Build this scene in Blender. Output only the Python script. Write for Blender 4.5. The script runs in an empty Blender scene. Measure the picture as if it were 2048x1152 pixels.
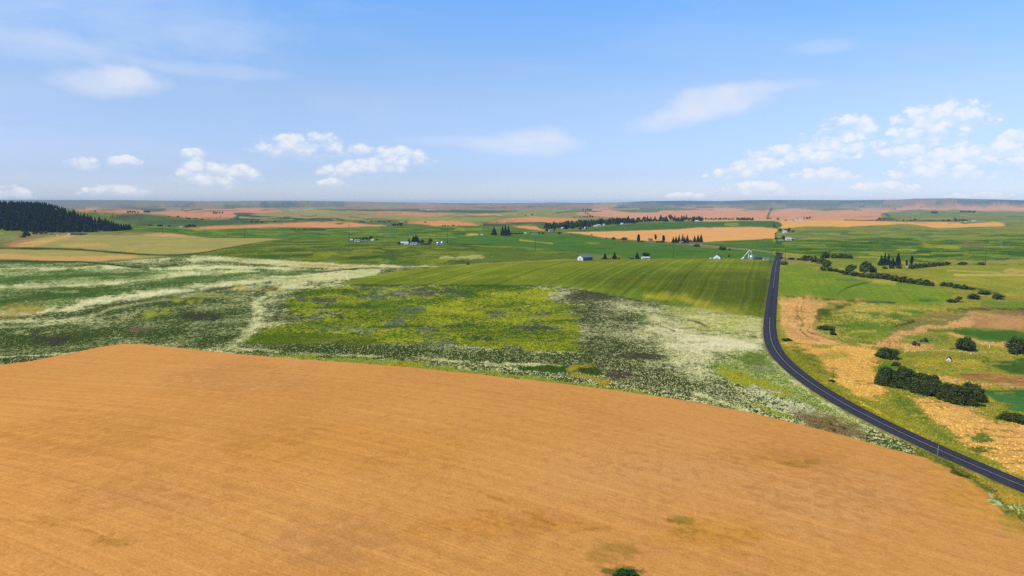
import bpy, math, random
import numpy as np
from mathutils import Vector

SC = bpy.context.scene
COL = SC.collection
rad = math.radians
# ------------------------------------------------------------------ camera
CAMZ = 60.0
PITCH = 7.1
FPX = 1365.3                       # focal length in pixels of the 2048 px wide photograph
cam_d = bpy.data.cameras.new("camera")
cam_d.sensor_width = 36.0
cam_d.lens = 24.0
cam_d.clip_start = 0.5
cam_d.clip_end = 90000.0
cam = bpy.data.objects.new("camera", cam_d)
COL.objects.link(cam)
cam.location = (0, 0, CAMZ)
cam.rotation_euler = (rad(90 - PITCH), 0, 0)
SC.camera = cam
# ------------------------------------------------------------------ light
SUN_EL, SUN_AZ = 50.0, -122.0      # azimuth clockwise from the viewing direction
SUN_POWER = 3.6
SKY_STRENGTH = 0.10
HAZE_DENSITY = 4.2e-5
sun_d = bpy.data.lights.new("sun", 'SUN')
sun_d.energy = SUN_POWER
sun_d.angle = rad(0.53)
sun_d.color = (1.0, 0.95, 0.86)
sun = bpy.data.objects.new("sun", sun_d)
COL.objects.link(sun)
sv = Vector((math.sin(rad(SUN_AZ)) * math.cos(rad(SUN_EL)), math.cos(rad(SUN_AZ)) * math.cos(rad(SUN_EL)), math.sin(rad(SUN_EL))))
sun.rotation_euler = sv.to_track_quat('Z', 'Y').to_euler()
SC.view_settings.view_transform = 'Standard'
SC.view_settings.look = 'None'
SC.view_settings.exposure = 0.0
SC.view_settings.gamma = 1.0
SC.view_settings.use_curve_mapping = False
SC.render.engine = 'CYCLES'
SC.cycles.max_bounces = 6
SC.cycles.volume_bounces = 1
SC.cycles.use_denoising = False


def lin(c):
    c = np.asarray(c, float) / 255.0
    return np.where(c <= 0.04045, c / 12.92, ((c + 0.055) / 1.055) ** 2.4)


class NT:
    """small helper round a node tree"""
    def __init__(self, tree):
        self.t = tree
        self.n = tree.nodes
        self.l = tree.links

    def new(self, kind, **kw):
        nd = self.n.new(kind)
        for k, v in kw.items():
            setattr(nd, k, v)
        return nd

    def put(self, sock, val):
        if hasattr(val, 'is_linked') or hasattr(val, 'links'):
            self.l.new(val, sock)
        else:
            sock.default_value = val

    def math(self, op, a, b=None, c=None, clamp=False):
        nd = self.new('ShaderNodeMath', operation=op, use_clamp=clamp)
        self.put(nd.inputs[0], a)
        if b is not None:
            self.put(nd.inputs[1], b)
        if c is not None:
            self.put(nd.inputs[2], c)
        return nd.outputs[0]

    def mix(self, f, a, b, blend='MIX'):
        nd = self.new('ShaderNodeMix', data_type='RGBA', blend_type=blend)
        self.put(nd.inputs[0], f)
        self.put(nd.inputs[6], a if not isinstance(a, tuple) else (*a[:3], 1))
        self.put(nd.inputs[7], b if not isinstance(b, tuple) else (*b[:3], 1))
        return nd.outputs[2]

    def ramp(self, v, lo, hi, a=0.0, b=1.0):
        nd = self.new('ShaderNodeMapRange', interpolation_type='SMOOTHSTEP')
        self.put(nd.inputs[0], v)
        self.put(nd.inputs[1], lo)
        self.put(nd.inputs[2], hi)
        nd.inputs[3].default_value = a
        nd.inputs[4].default_value = b
        return nd.outputs[0]

    def noise(self, vec, scale, detail=3.0, rough=0.5, dim='3D', w=None, dist=0.0):
        nd = self.new('ShaderNodeTexNoise', noise_dimensions=dim)
        if vec is not None:
            self.l.new(vec, nd.inputs['Vector'])
        if w is not None:
            self.put(nd.inputs['W'], w)
        self.put(nd.inputs['Scale'], scale)
        nd.inputs['Detail'].default_value = detail
        nd.inputs['Roughness'].default_value = rough
        nd.inputs['Distortion'].default_value = dist
        return nd.outputs[0]


def pix_dir(px, py):
    """world direction of a photograph pixel (2048 x 1152)"""
    x = (np.asarray(px, float) - 1024.0) / FPX
    y = (576.0 - np.asarray(py, float)) / FPX
    c, s = math.cos(rad(PITCH)), math.sin(rad(PITCH))
    d = np.stack([x, c + y * s, -s + y * c], -1)
    return d


# ------------------------------------------------------------------ sky
def build_world():
    w = bpy.data.worlds.new("World")
    SC.world = w
    w.use_nodes = True
    T = NT(w.node_tree)
    T.n.clear()
    out = T.new('ShaderNodeOutputWorld')
    bg = T.new('ShaderNodeBackground')
    T.l.new(bg.outputs[0], out.inputs[0])
    bg.inputs[1].default_value = SKY_STRENGTH
    sky = T.new('ShaderNodeTexSky', sky_type='NISHITA')
    sky.sun_disc = False
    sky.sun_elevation = rad(SUN_EL)
    sky.sun_rotation = rad(SUN_AZ % 360)
    sky.altitude = 700
    sky.air_density = 1.0
    sky.dust_density = 0.6
    sky.ozone_density = 1.0
    tc = T.new('ShaderNodeTexCoord')
    sep = T.new('ShaderNodeSeparateXYZ')
    T.l.new(tc.outputs['Generated'], sep.inputs[0])
    az = T.math('ARCTAN2', sep.outputs[0], sep.outputs[1])
    el = T.math('ARCSINE', sep.outputs[2])
    D = 57.29578
    azd = T.math('MULTIPLY', az, D)
    eld = T.math('MULTIPLY', el, D)
    comb = T.new('ShaderNodeCombineXYZ')
    T.l.new(azd, comb.inputs[0])
    T.l.new(T.math('MULTIPLY', eld, 1.5), comb.inputs[1])
    vec = comb.outputs[0]
    # summer sky: paler and a little violet low down, clean blue overhead
    cr = T.new('ShaderNodeValToRGB')
    T.l.new(T.math('DIVIDE', eld, 60.0), cr.inputs[0])
    stops = [(0.0, (1.02, 1.14, 1.68)), (2.3, (0.88, 1.0, 1.53)), (8.3, (1.33, 1.35, 1.57)), (12.1, (1.21, 1.5, 1.84)), (15.8, (1.107, 1.64, 2.17)), (24.0, (1.0, 1.5, 2.0)), (50.0, (0.9, 1.1, 1.4))]
    while len(cr.color_ramp.elements) < len(stops):
        cr.color_ramp.elements.new(0.5)
    for e_, (p_, c_) in zip(cr.color_ramp.elements, stops):
        e_.position = p_ / 60.0
        e_.color = (*(x / 2.5 for x in c_), 1)
    sc_ = T.new('ShaderNodeVectorMath', operation='SCALE')
    T.l.new(cr.outputs[0], sc_.inputs[0])
    sc_.inputs[3].default_value = 2.5
    tint = sc_.outputs[0]
    col = T.mix(1.0, sky.outputs[0], tint, 'MULTIPLY')
    lum = 1.0 / SKY_STRENGTH
    white = tuple(float(v) * lum for v in lin((250, 249, 250)))
    pale = tuple(float(v) * lum for v in lin((212, 224, 247)))
    # thin high cloud
    comb2 = T.new('ShaderNodeCombineXYZ')
    T.l.new(T.math('ADD', T.math('MULTIPLY', azd, 0.35), T.math('MULTIPLY', eld, 0.25)), comb2.inputs[0])
    T.l.new(T.math('MULTIPLY', eld, 1.6), comb2.inputs[1])
    n_hi = T.noise(comb2.outputs[0], 0.16, 5.0, 0.55, dist=0.6)
    cir = T.math('MULTIPLY', T.ramp(n_hi, 0.42, 0.78), 0.38)
    leftup = T.math('ADD', 0.35, T.math('MULTIPLY', T.ramp(azd, -5.0, -38.0), 0.9))
    cir = T.math('MULTIPLY', cir, leftup)
    col = T.mix(cir, col, pale)

    def sky_at(px, py):
        d = pix_dir(px, py)
        return math.degrees(math.atan2(d[0], d[1])), math.degrees(math.atan2(d[2], math.hypot(d[0], d[1])))

    n_ed = T.noise(vec, 0.95, 7.0, 0.6)
    vor = T.new('ShaderNodeTexVoronoi', feature='SMOOTH_F1', voronoi_dimensions='2D')
    T.l.new(vec, vor.inputs['Vector'])
    vor.inputs['Scale'].default_value = 0.85
    vor.inputs['Smoothness'].default_value = 0.35
    vor.inputs['Detail'].default_value = 2.0
    vor.inputs['Roughness'].default_value = 0.5
    puff = T.math('SUBTRACT', 0.42, vor.outputs['Distance'])
    nn = T.math('ADD', T.math('MULTIPLY', T.math('SUBTRACT', n_ed, 0.5), 1.9), T.math('MULTIPLY', puff, 0.8))
    n_so = T.noise(vec, 0.4, 4.0, 0.5)

    def blob(px, py, rx, ry, tilt=0.0, grow=1.0):
        a0, e0 = sky_at(px, py)
        k = 0.0415
        dx = T.math('MULTIPLY', T.math('SUBTRACT', azd, a0), 1.0 / (rx * k * grow))
        dy = T.math('MULTIPLY', T.math('SUBTRACT', eld, e0), 1.0 / (ry * k * grow))
        if tilt:
            dy = T.math('SUBTRACT', dy, T.math('MULTIPLY', dx, tilt))
        q = T.math('ADD', T.math('MULTIPLY', dx, dx), T.math('MULTIPLY', dy, dy))
        return T.math('SUBTRACT', 1.0, q), dy

    # soft wisps
    wisps = [(1430, 205, 110, 34, 0.45), (1345, 240, 90, 22, 0.5), (1060, 288, 120, 26, 0.0), (930, 283, 150, 12, -0.1), (1080, 270, 60, 20, 0.1), (222, 164, 95, 26, 0.1), (250, 152, 46, 20, 0.0), (1640, 95, 70, 14, 0.1),
              (1500, 175, 120, 12, 0.1), (300, 40, 260, 60, 0.1), (60, 90, 160, 30, 0.0), (420, 140, 160, 14, -0.2)]
    amt = [0.75, 0.5, 0.6, 0.25, 0.35, 0.6, 0.7, 0.2, 0.3, 0.22, 0.25, 0.22]
    for b, a in zip(wisps, amt):
        q, _ = blob(*b)
        m = T.ramp(T.math('ADD', q, T.math('MULTIPLY', T.math('SUBTRACT', n_so, 0.5), 1.6)), -0.35, 1.1)
        col = T.mix(T.math('MULTIPLY', m, a), col, tuple(float(v) * lum for v in lin((226, 233, 249))))
    # heaped fair-weather clouds: (x, y, half width, half height)
    heaps = [(595, 298, 66, 22), (640, 292, 40, 20), (560, 300, 34, 18), (720, 308, 30, 16), (792, 318, 62, 20), (700, 345, 55, 16), (750, 335, 60, 18),
             (400, 350, 34, 24), (458, 352, 46, 20), (430, 365, 50, 12), (665, 368, 26, 9),
             (166, 329, 22, 10), (246, 325, 24, 10), (385, 309, 22, 9), (235, 384, 42, 12), (12, 390, 32, 12),
             (1700, 268, 40, 30), (1660, 300, 70, 24), (1565, 312, 52, 18), (1475, 350, 50, 14), (1510, 335, 40, 16), (1720, 300, 30, 16), (1625, 320, 60, 14),
             (1650, 355, 52, 15), (1520, 380, 58, 14), (1880, 245, 66, 30), (1850, 275, 54, 22), (1820, 310, 50, 14), (1895, 330, 58, 30), (1885, 350, 70, 16),
             (1990, 312, 50, 20), (2035, 280, 30, 14), (2040, 340, 44, 18), (1765, 378, 50, 12), (1795, 358, 22, 9), (1380, 394, 40, 8), (1960, 395, 60, 8)]
    best = None
    for b in heaps:
        q, dy = blob(*b, grow=1.4)
        e_ = T.ramp(T.math('ADD', T.math('MULTIPLY', q, 1.5), nn), -0.45, 0.75)
        l_ = T.ramp(T.math('ADD', dy, T.math('MULTIPLY', nn, 0.35)), -1.05, 0.65, 0.22, 1.0)
        v_ = T.math('MULTIPLY', e_, l_)
        best = v_ if best is None else T.math('MAXIMUM', best, v_)
    best = T.math('MULTIPLY', best, T.math('ADD', 0.86, T.math('MULTIPLY', puff, 0.5)), clamp=True)
    ccol = T.mix(T.ramp(best, 0.15, 0.75), pale, white)
    col = T.mix(T.math('MULTIPLY', best, 0.9), col, ccol)
    T.l.new(col, bg.inputs[0])


build_world()


# ------------------------------------------------------------------ numpy noise and terrain
def _hash(ix, iy, seed):
    h = (ix.astype(np.int64) * 374761393 + iy.astype(np.int64) * 668265263 + seed * 982451653) & 0xFFFFFFFF
    h = ((h ^ (h >> 13)) * 1274126177) & 0xFFFFFFFF
    h = (h ^ (h >> 16)) & 0xFFFFFFFF
    return h / 4294967295.0


def vnoise(x, y, seed=0):
    ix, iy = np.floor(x), np.floor(y)
    fx, fy = x - ix, y - iy
    fx = fx * fx * fx * (fx * (fx * 6 - 15) + 10)
    fy = fy * fy * fy * (fy * (fy * 6 - 15) + 10)
    a = _hash(ix, iy, seed)
    b = _hash(ix + 1, iy, seed)
    c = _hash(ix, iy + 1, seed)
    d = _hash(ix + 1, iy + 1, seed)
    return (a + (b - a) * fx) * (1 - fy) + (c + (d - c) * fx) * fy


def fbm(x, y, octs=4, seed=0, rough=0.5):
    v, a, t = 0.0, 1.0, 0.0
    for i in range(octs):
        v = v + a * vnoise(x * 2 ** i + 17.3 * i, y * 2 ** i - 9.1 * i, seed + i)
        t += a
        a *= rough
    return v / t


def sstep(a, b, x):
    t = np.clip((x - a) / (b - a), 0, 1)
    return t * t * (3 - 2 * t)


RIDGE = np.array([(-400, 402), (0, 401), (250, 401), (420, 403), (560, 401.5), (640, 402), (700, 403), (760, 404), (900, 406), (1000, 406.5), (1110, 405), (1160, 405.7),
                  (1230, 405), (1290, 402.5), (1370, 401.5), (1440, 402.5), (1500, 400.5), (1560, 400.3), (1700, 401), (1800, 400), (1830, 398.3), (1900, 398), (1960, 399.5), (2048, 401.5), (2500, 402)])
RIDGE_D = 13000.0


def terrain(X, Y):
    X = np.asarray(X, float)
    Y = np.asarray(Y, float)
    D = np.hypot(X, Y)

    def hump(cx, cy, sx, sy, amp, p=2.0):
        return amp * np.exp(-0.5 * (np.abs((X - cx) / sx) ** p + np.abs((Y - cy) / sy) ** p))
    z = hump(-45, 105, 95, 105, 15.0)
    z = z + hump(240, 320, 100, 120, -9.0)
    z = z + hump(95, 560, 130, 100, 5.5)
    z = z + hump(-1300, 1740, 330, 260, 47.0, 2.6)
    z = z + hump(-610, 1000, 190, 110, 6.0)
    z = z + hump(-190, 830, 200, 110, 6.0)
    z = z + hump(-330, 330, 160, 90, -4.0)
    z = z + hump(560, 780, 240, 120, 4.0)
    z = z + hump(500, 1900, 500, 260, 7.0)
    z = z + hump(-500, 2300, 420, 250, 7.0)
    A = 1.6 * sstep(600, 1200, D) * (1 - sstep(2500, 4000, D))
    z = z + A * (fbm(X / 420.0 + 5.1, Y / 420.0, 2, 11) - 0.5) * 2
    B = 5.0 * sstep(1800, 3500, D) * (1 - 0.5 * sstep(7000, 12000, D))
    z = z + B * (fbm(X / 1700.0, Y / 1700.0 + 3.7, 2, 31) - 0.5) * 2
    az = np.arctan2(X, Y)
    px = 1024 + FPX * np.tan(np.clip(az, -1.2, 1.2)) / math.cos(rad(PITCH))
    ry = np.interp(px, RIDGE[:, 0], RIDGE[:, 1])
    e = np.arctan((576 - ry) / FPX) - rad(PITCH)
    zr = CAMZ + RIDGE_D * np.tan(e) / np.cos(az * 0.0)
    k = sstep(8500, RIDGE_D, D)
    return z * (1 - k) + zr * k


_DS = np.concatenate([np.linspace(20, 120, 40), np.geomspace(122, 14000, 900)])


def unproject(px, py):
    """first terrain hit of photograph pixels -> (X, Y, Z)"""
    px = np.atleast_1d(np.asarray(px, float))
    py = np.atleast_1d(np.asarray(py, float))
    d = pix_dir(px, py)
    h = np.hypot(d[:, 0], d[:, 1])
    ux, uy, uz = d[:, 0] / h, d[:, 1] / h, d[:, 2] / h
    out = np.zeros((len(px), 3))
    for s in range(0, len(px), 400):
        sl = slice(s, s + 400)
        X = ux[sl, None] * _DS
        Y = uy[sl, None] * _DS
        zr = CAMZ + uz[sl, None] * _DS
        g = zr - terrain(X, Y)
        below = g <= 0
        hit = below.argmax(1)
        none = ~below.any(1)
        hit[none] = len(_DS) - 1
        hit = np.maximum(hit, 1)
        i = np.arange(len(hit))
        g0, g1 = g[i, hit - 1], g[i, hit]
        t = np.where(none, 1.0, np.clip(g0 / np.maximum(g0 - g1, 1e-6), 0, 1))
        dd = _DS[hit - 1] + (_DS[hit] - _DS[hit - 1]) * t
        out[sl, 0] = ux[sl] * dd
        out[sl, 1] = uy[sl] * dd
    out[:, 2] = terrain(out[:, 0], out[:, 1])
    return out


def survey(X, Y):
    """ground chart: bearing and distance from the hilltop, in units of about one photograph pixel"""
    az = np.arctan2(X, Y)
    D = np.hypot(X, Y)
    return FPX * np.tan(np.clip(az, -1.35, 1.35)), FPX * np.arctan(CAMZ / D)


def project(p):
    p = np.asarray(p, float)
    c, s = math.cos(rad(PITCH)), math.sin(rad(PITCH))
    x, y, z = p[..., 0], p[..., 1], p[..., 2] - CAMZ
    dep = y * c - z * s
    up = y * s + z * c
    return 1024 + FPX * x / dep, 576 - FPX * up / dep, dep


# ------------------------------------------------------------------ ground grid: a fan of bearings and distances, finest where it is seen
az_f = np.radians(np.arange(-47, 47.001, 0.075))
az_c = np.radians(np.arange(-180, -47, 6.65))
azs = np.concatenate([az_c, az_f, -az_c[::-1][:-1]])
v = np.concatenate([np.arange(1.0, 4.0, 0.5), np.arange(4.0, 20.0, 0.8), np.arange(20, 115, 1.0), np.arange(115, 660, 1.75), np.arange(660, 1020, 2.2), np.arange(1020, 2000, 40)])
ds = np.concatenate([[26000.0, 21000.0, 17000.0, 15000.0, 14000.0, 13000, 12500, 12000, 11500, 11000, 10500, 10000, 9500, 9000, 8600], CAMZ / np.tan(v / FPX)[CAMZ / np.tan(v / FPX) < 8500.0]])
ds = np.array(sorted(set(np.round(ds, 3)), reverse=True))
NA, ND = len(azs), len(ds)
AZ, DD = np.meshgrid(azs, ds, indexing='xy')
GX = (np.sin(AZ) * DD).ravel()
GY = (np.cos(AZ) * DD).ravel()
GZ = terrain(GX, GY)
GU, GV = survey(GX, GY)
GU[np.abs(AZ.ravel()) > 1.3] = 99999
NVT = len(GX)
EDGE_N = fbm(GU / 42.0, GV / 11.0, 6, 71, 0.68) * 1.7 - 0.85
K_ALB = np.array([1.03, 1.12, 1.32])


def alb(c):
    return np.minimum(lin(c) / K_ALB, 0.85)


C_BASE = np.tile(alb((92, 112, 52)), (NVT, 1))
C_ALT = np.tile(alb((128, 138, 62)), (NVT, 1))
COVER = np.full(NVT, 0.4)
ROW = np.zeros(NVT)
GRAIN = np.full(NVT, 0.35)
BUMPY = np.full(NVT, 0.15)
FID = np.zeros(NVT, np.int32)
LIFT = np.zeros(NVT)
ROWC = GX * 0.0


def catmull(pts, closed, k=4):
    p = np.asarray(pts, float)
    n = len(p)
    out = []
    for i in range(n if closed else n - 1):
        if closed:
            a, b, c, d = p[(i - 1) % n], p[i], p[(i + 1) % n], p[(i + 2) % n]
        else:
            a, b, c, d = p[max(i - 1, 0)], p[i], p[i + 1], p[min(i + 2, n - 1)]
        for j in range(k):
            t = j / k
            out.append(0.5 * ((2 * b) + (c - a) * t + (2 * a - 5 * b + 4 * c - d) * t * t + (3 * b - a - 3 * c + d) * t ** 3))
    if not closed:
        out.append(p[-1])
    return np.array(out)


OPS = []


def poly(pts, base=None, alt=None, cover=None, row=None, grain=None, bumpy=None, soft=2.0, nz=3.0, a=1.0, fid=None, lift=None, rot=None, rfreq=1.0, k=4):
    q, n = [], len(pts)
    for i, (x, y) in enumerate(pts):
        if 0 < x < 2048 or k == 1:
            q.append(((-330 if x <= 0 else 2380 if x >= 2048 else x), y))
            continue
        e = -330 if x <= 0 else 2380
        pin, nin = 0 < pts[i - 1][0] < 2048, 0 < pts[(i + 1) % n][0] < 2048
        x2 = -10 if x <= 0 else 2058
        if x == 0 or x == 2048:
            if pin:
                q.append((x2, y))
            q.append((e, y))
            if nin:
                q.append((x2, y))
        else:
            q.append((x, y))
    pts = q
    if min(y for _, y in pts) > 585 and fid not in (1, 2, 3):
        soft, nz = soft * 2.2 + 2.0, nz * 2.2 + 2.0
    OPS.append(dict(kind='poly', pts=catmull(pts, True, k) if k > 1 else np.array(pts, float), base=base, alt=alt, cover=cover, row=row, grain=grain, bumpy=bumpy, soft=soft, nz=nz, a=a, fid=fid, lift=lift, rot=rot, rfreq=rfreq))


def ell(x, y, rx, ry, base=None, alt=None, cover=None, **kw):
    pts = [(x + rx * math.cos(t), y + ry * math.sin(t)) for t in np.linspace(0, 2 * math.pi, 13)[:-1]]
    kw.setdefault('soft', max(ry * 0.7, 1.5))
    kw.setdefault('nz', max(ry * 1.2, 1.5))
    OPS.append(dict(dict(kind='poly', pts=np.array(pts), base=base, alt=alt, cover=cover, row=None, grain=None, bumpy=None, a=1.0, fid=None, lift=None, rot=None, rfreq=1.0), **kw))


def drift(pts, width, cover=0.85, core=0.35):
    """a drift of flowers: dense in the middle, thinning out into the green"""
    stroke(pts, width * 0.9, None, FLOWER, cover * 0.62, soft=width * 1.2, nz=width * 0.8)
    stroke(pts, width * 0.55, (168, 178, 116), FLOWER, cover, soft=width * 0.7, nz=width * 0.6, a=0.9)


def stroke(pts, width, base=None, alt=None, cover=None, **kw):
    pts = [((-330 if x <= 0 else 2380 if x >= 2048 else x), y) for x, y in pts]
    kw.setdefault('soft', 1.5)
    kw.setdefault('nz', width * 0.5)
    if width > 3:
        kw['soft'] *= 1.6
        kw['nz'] *= 1.5
    OPS.append(dict(dict(kind='stroke', pts=catmull(pts, False, 4), width=width, base=base, alt=alt, cover=cover, row=None, grain=None, bumpy=None, a=1.0, fid=None, lift=None, rot=None, rfreq=1.0), **kw))


def run_ops():
    allp = np.concatenate([o['pts'] for o in OPS])
    w = unproject(allp[:, 0], np.maximum(allp[:, 1], 399.0))
    uu, vv = survey(w[:, 0], w[:, 1])
    i0 = 0
    for o in OPS:
        n = len(o['pts'])
        P = np.stack([uu[i0:i0 + n], vv[i0:i0 + n]], 1)
        i0 += n
        m = o['soft'] + abs(o['nz']) + o.get('width', 0) + 1
        sel = np.nonzero((GU > P[:, 0].min() - m) & (GU < P[:, 0].max() + m) & (GV > P[:, 1].min() - m) & (GV < P[:, 1].max() + m))[0]
        if not len(sel):
            continue
        u, w_ = GU[sel], GV[sel]
        closed = o['kind'] == 'poly'
        d2 = np.full(len(sel), 1e12)
        ins = np.zeros(len(sel), bool)
        for j in range(n if closed else n - 1):
            ax, ay = P[j]
            bx, by = P[(j + 1) % n]
            ex, ey = bx - ax, by - ay
            L = ex * ex + ey * ey + 1e-9
            t = np.clip(((u - ax) * ex + (w_ - ay) * ey) / L, 0, 1)
            np.minimum(d2, (u - ax - t * ex) ** 2 + (w_ - ay - t * ey) ** 2, out=d2)
            if closed and ay != by:
                c = ((ay > w_) != (by > w_)) & (u < ex * (w_ - ay) / (by - ay) + ax)
                ins ^= c
        dist = np.sqrt(d2)
        sd = np.where(ins, dist, -dist) if closed else o['width'] * 0.5 - dist
        sd = sd + o['nz'] * 2 * EDGE_N[sel]
        wt = sstep(-o['soft'] * 0.5, o['soft'] * 0.5, sd) * o['a']
        keep = wt > 0.001
        sel, wt = sel[keep], wt[keep]
        if not len(sel):
            continue
        for key, arr in (('base', C_BASE), ('alt', C_ALT)):
            if o[key] is not None:
                arr[sel] += (alb(o[key]) - arr[sel]) * wt[:, None]
        if o['base'] is not None and o['alt'] is None:
            C_ALT[sel] += (alb(o['base']) * 0.72 - C_ALT[sel]) * wt[:, None]
        for key, arr in (('cover', COVER), ('row', ROW), ('grain', GRAIN), ('bumpy', BUMPY), ('lift', LIFT)):
            if o[key] is not None:
                arr[sel] += (o[key] - arr[sel]) * wt
        if o['fid'] is not None:
            FID[sel[wt > 0.5]] = o['fid']
        if o['rot'] is not None:
            s2 = sel[wt > 0.02]
            th = rad(o['rot'])
            ROWC[s2] = (GX[s2] * math.cos(th) - GY[s2] * math.sin(th)) * o['rfreq'] + 0.9 * (fbm(GX[s2] / 90.0, GY[s2] / 90.0, 2, 5) - 0.5)


# colours as the sun shows them, turned into albedo by alb()
WHEAT = (214, 154, 85)
STUB = (222, 168, 110)
PINK = (212, 152, 118)
DGREEN = (52, 84, 38)
GREEN = (70, 108, 40)
LGREEN = (118, 136, 44)
YGREEN = (150, 160, 48)
OLIVE = (158, 152, 84)
TEAL = (78, 102, 72)
FLOWER = (214, 212, 154)
MEAD = (66, 84, 38)

# ---- far country
poly([(0, 390), (2048, 390), (2048, 450), (0, 450)], (160, 140, 96), (122, 126, 82), 0.45, k=1)
poly([(0, 396), (500, 396), (640, 402), (560, 412), (330, 418), (160, 422), (0, 420)], (112, 120, 102), (142, 132, 104), 0.4)
poly([(480, 400), (1000, 402), (1150, 404), (1240, 410), (1160, 417), (1000, 418), (760, 417), (600, 413)], (160, 118, 96), (118, 112, 84), 0.35)
poly([(1230, 398), (1500, 397), (1830, 394), (2048, 396), (2048, 411), (1800, 412), (1500, 411), (1330, 409)], (62, 78, 84), (76, 88, 88), 0.3, nz=1)
poly([(1190, 416), (1262, 418), (1400, 416), (1500, 416), (1700, 416), (1850, 413), (1980, 412), (2048, 414), (2048, 446), (1760, 444), (1560, 443), (1440, 440), (1320, 440), (1250, 436), (1180, 430)], PINK, (196, 150, 112), 0.3, grain=0.15, nz=1.5)
poly([(1228, 414), (1290, 413), (1370, 417), (1398, 418), (1330, 420), (1310, 424), (1262, 424), (1240, 420)], TEAL, (130, 136, 80), 0.35, nz=1.5)
poly([(1440, 413), (1500, 413), (1560, 415), (1640, 414), (1722, 416), (1690, 420), (1640, 421), (1590, 417), (1540, 419), (1490, 418)], (110, 118, 80), (140, 134, 88), 0.4, nz=1.5)
poly([(1762, 427), (1790, 423), (1850, 421), (1890, 420), (1960, 421), (2048, 424), (2048, 452), (2000, 444), (1900, 445), (1800, 444), (1770, 440)], (92, 118, 64), (160, 152, 84), 0.38, nz=1.5)
poly([(1762, 438), (1772, 431), (1764, 427), (1775, 428), (1788, 437), (1800, 440)], (70, 96, 60), nz=1)
stroke([(1690, 440), (1730, 441), (1785, 441)], 2.2, (110, 80, 58), nz=0.6)
stroke([(1820, 441), (1900, 442), (1925, 447)], 2.0, (80, 82, 52), nz=0.6)
# left far
poly([(150, 420), (250, 426), (290, 426), (330, 430), (380, 437), (440, 438), (475, 432), (452, 428), (510, 428), (545, 424), (580, 421), (540, 416), (500, 413), (420, 417), (330, 419), (220, 417)], (210, 148, 108), (186, 128, 96), 0.35, grain=0.15, nz=1.5)
stroke([(190, 421), (230, 418), (280, 418), (330, 419)], 4, TEAL, nz=1)
poly([(235, 432), (272, 428), (330, 433), (400, 439), (440, 440), (475, 433), (468, 426), (500, 426), (560, 431), (610, 437), (600, 443), (500, 447), (420, 452), (330, 453), (270, 451), (250, 442)], (74, 98, 62), (90, 110, 66), 0.3, nz=1.5)
poly([(490, 433), (530, 426), (570, 421), (620, 417), (660, 418), (700, 423), (760, 427), (830, 432), (880, 430), (912, 427), (945, 430), (965, 440), (965, 449), (880, 441), (830, 443), (760, 446), (700, 441), (640, 437), (580, 436)], (140, 138, 84), (168, 152, 88), 0.45, nz=1.5)
poly([(478, 430), (520, 432), (580, 433), (612, 440), (560, 444), (480, 447)], (66, 92, 64), nz=1.5)
poly([(600, 440), (630, 436), (670, 436), (700, 441), (740, 446), (700, 444), (640, 444)], (66, 90, 62), nz=1)
poly([(880, 432), (940, 427), (1000, 421), (1080, 419), (1170, 417), (1178, 424), (1130, 430), (1190, 434), (1165, 438), (1060, 433), (1000, 440), (975, 447), (950, 445)], (112, 128, 72), (168, 156, 84), 0.42, nz=1.5)
poly([(690, 418), (760, 419), (850, 418), (960, 420), (1040, 422), (960, 427), (900, 425), (800, 422), (720, 422)], (70, 92, 64), (92, 106, 70), 0.3, nz=1.2)
stroke([(560, 422), (600, 420), (625, 417)], 1.6, (190, 170, 125), nz=0.5)
stroke([(840, 419), (900, 420)], 1.5, (180, 150, 115), nz=0.5)
poly([(1150, 428), (1175, 423), (1200, 424), (1230, 431), (1190, 432)], PINK, nz=1, grain=0.15)
poly([(725, 427), (770, 423), (810, 424), (860, 427), (912, 426), (885, 431), (840, 432), (800, 430), (760, 429)], (208, 152, 104), nz=1.2, grain=0.15)
poly([(925, 428), (985, 428), (1003, 431), (960, 431)], (214, 164, 112), nz=1)
poly([(480, 456), (500, 447), (700, 440), (800, 444), (960, 450), (1100, 452), (1100, 460), (1000, 456), (800, 455), (640, 457)], (84, 104, 62), (110, 116, 70), 0.35, nz=2)
poly([(812, 446), (845, 442), (880, 441), (930, 444), (958, 450.5), (910, 451.5), (872, 453), (850, 449)], (216, 152, 96), (200, 140, 90), 0.3, nz=1.2, grain=0.12)
poly([(370, 457.5), (450, 451), (560, 446.5), (640, 442.5), (690, 442.5), (720, 446), (772, 452), (740, 454), (650, 455.5), (560, 454.5), (450, 457.5), (400, 459)], (214, 152, 100), (200, 140, 92), 0.3, nz=1.2, grain=0.12)
poly([(662, 447), (680, 444.5), (693, 446), (680, 449)], (92, 98, 56), nz=1)
poly([(973, 447), (1000, 440), (1030, 435), (1060, 433), (1110, 436), (1165, 439), (1130, 444), (1090, 446.5), (1050, 445), (1020, 447)], (212, 148, 100), (196, 138, 92), 0.35, nz=1.2, grain=0.12)
stroke([(968, 449), (1000, 449), (1060, 446), (1110, 449)], 4, (92, 92, 62), nz=1)
poly([(1022, 452), (1068, 452), (1080, 458), (1094, 462), (1060, 459), (1035, 455)], (218, 158, 108), nz=1, grain=0.12)
stroke([(1167, 423), (1185, 433)], 2, (110, 104, 74), nz=0.5)
stroke([(1534, 440), (1537, 430), (1541, 422), (1544, 414)], 4, (96, 92, 70), nz=1.2)
poly([(1400, 438), (1555, 439), (1556, 444), (1400, 443)], (205, 170, 112), nz=1)
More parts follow.
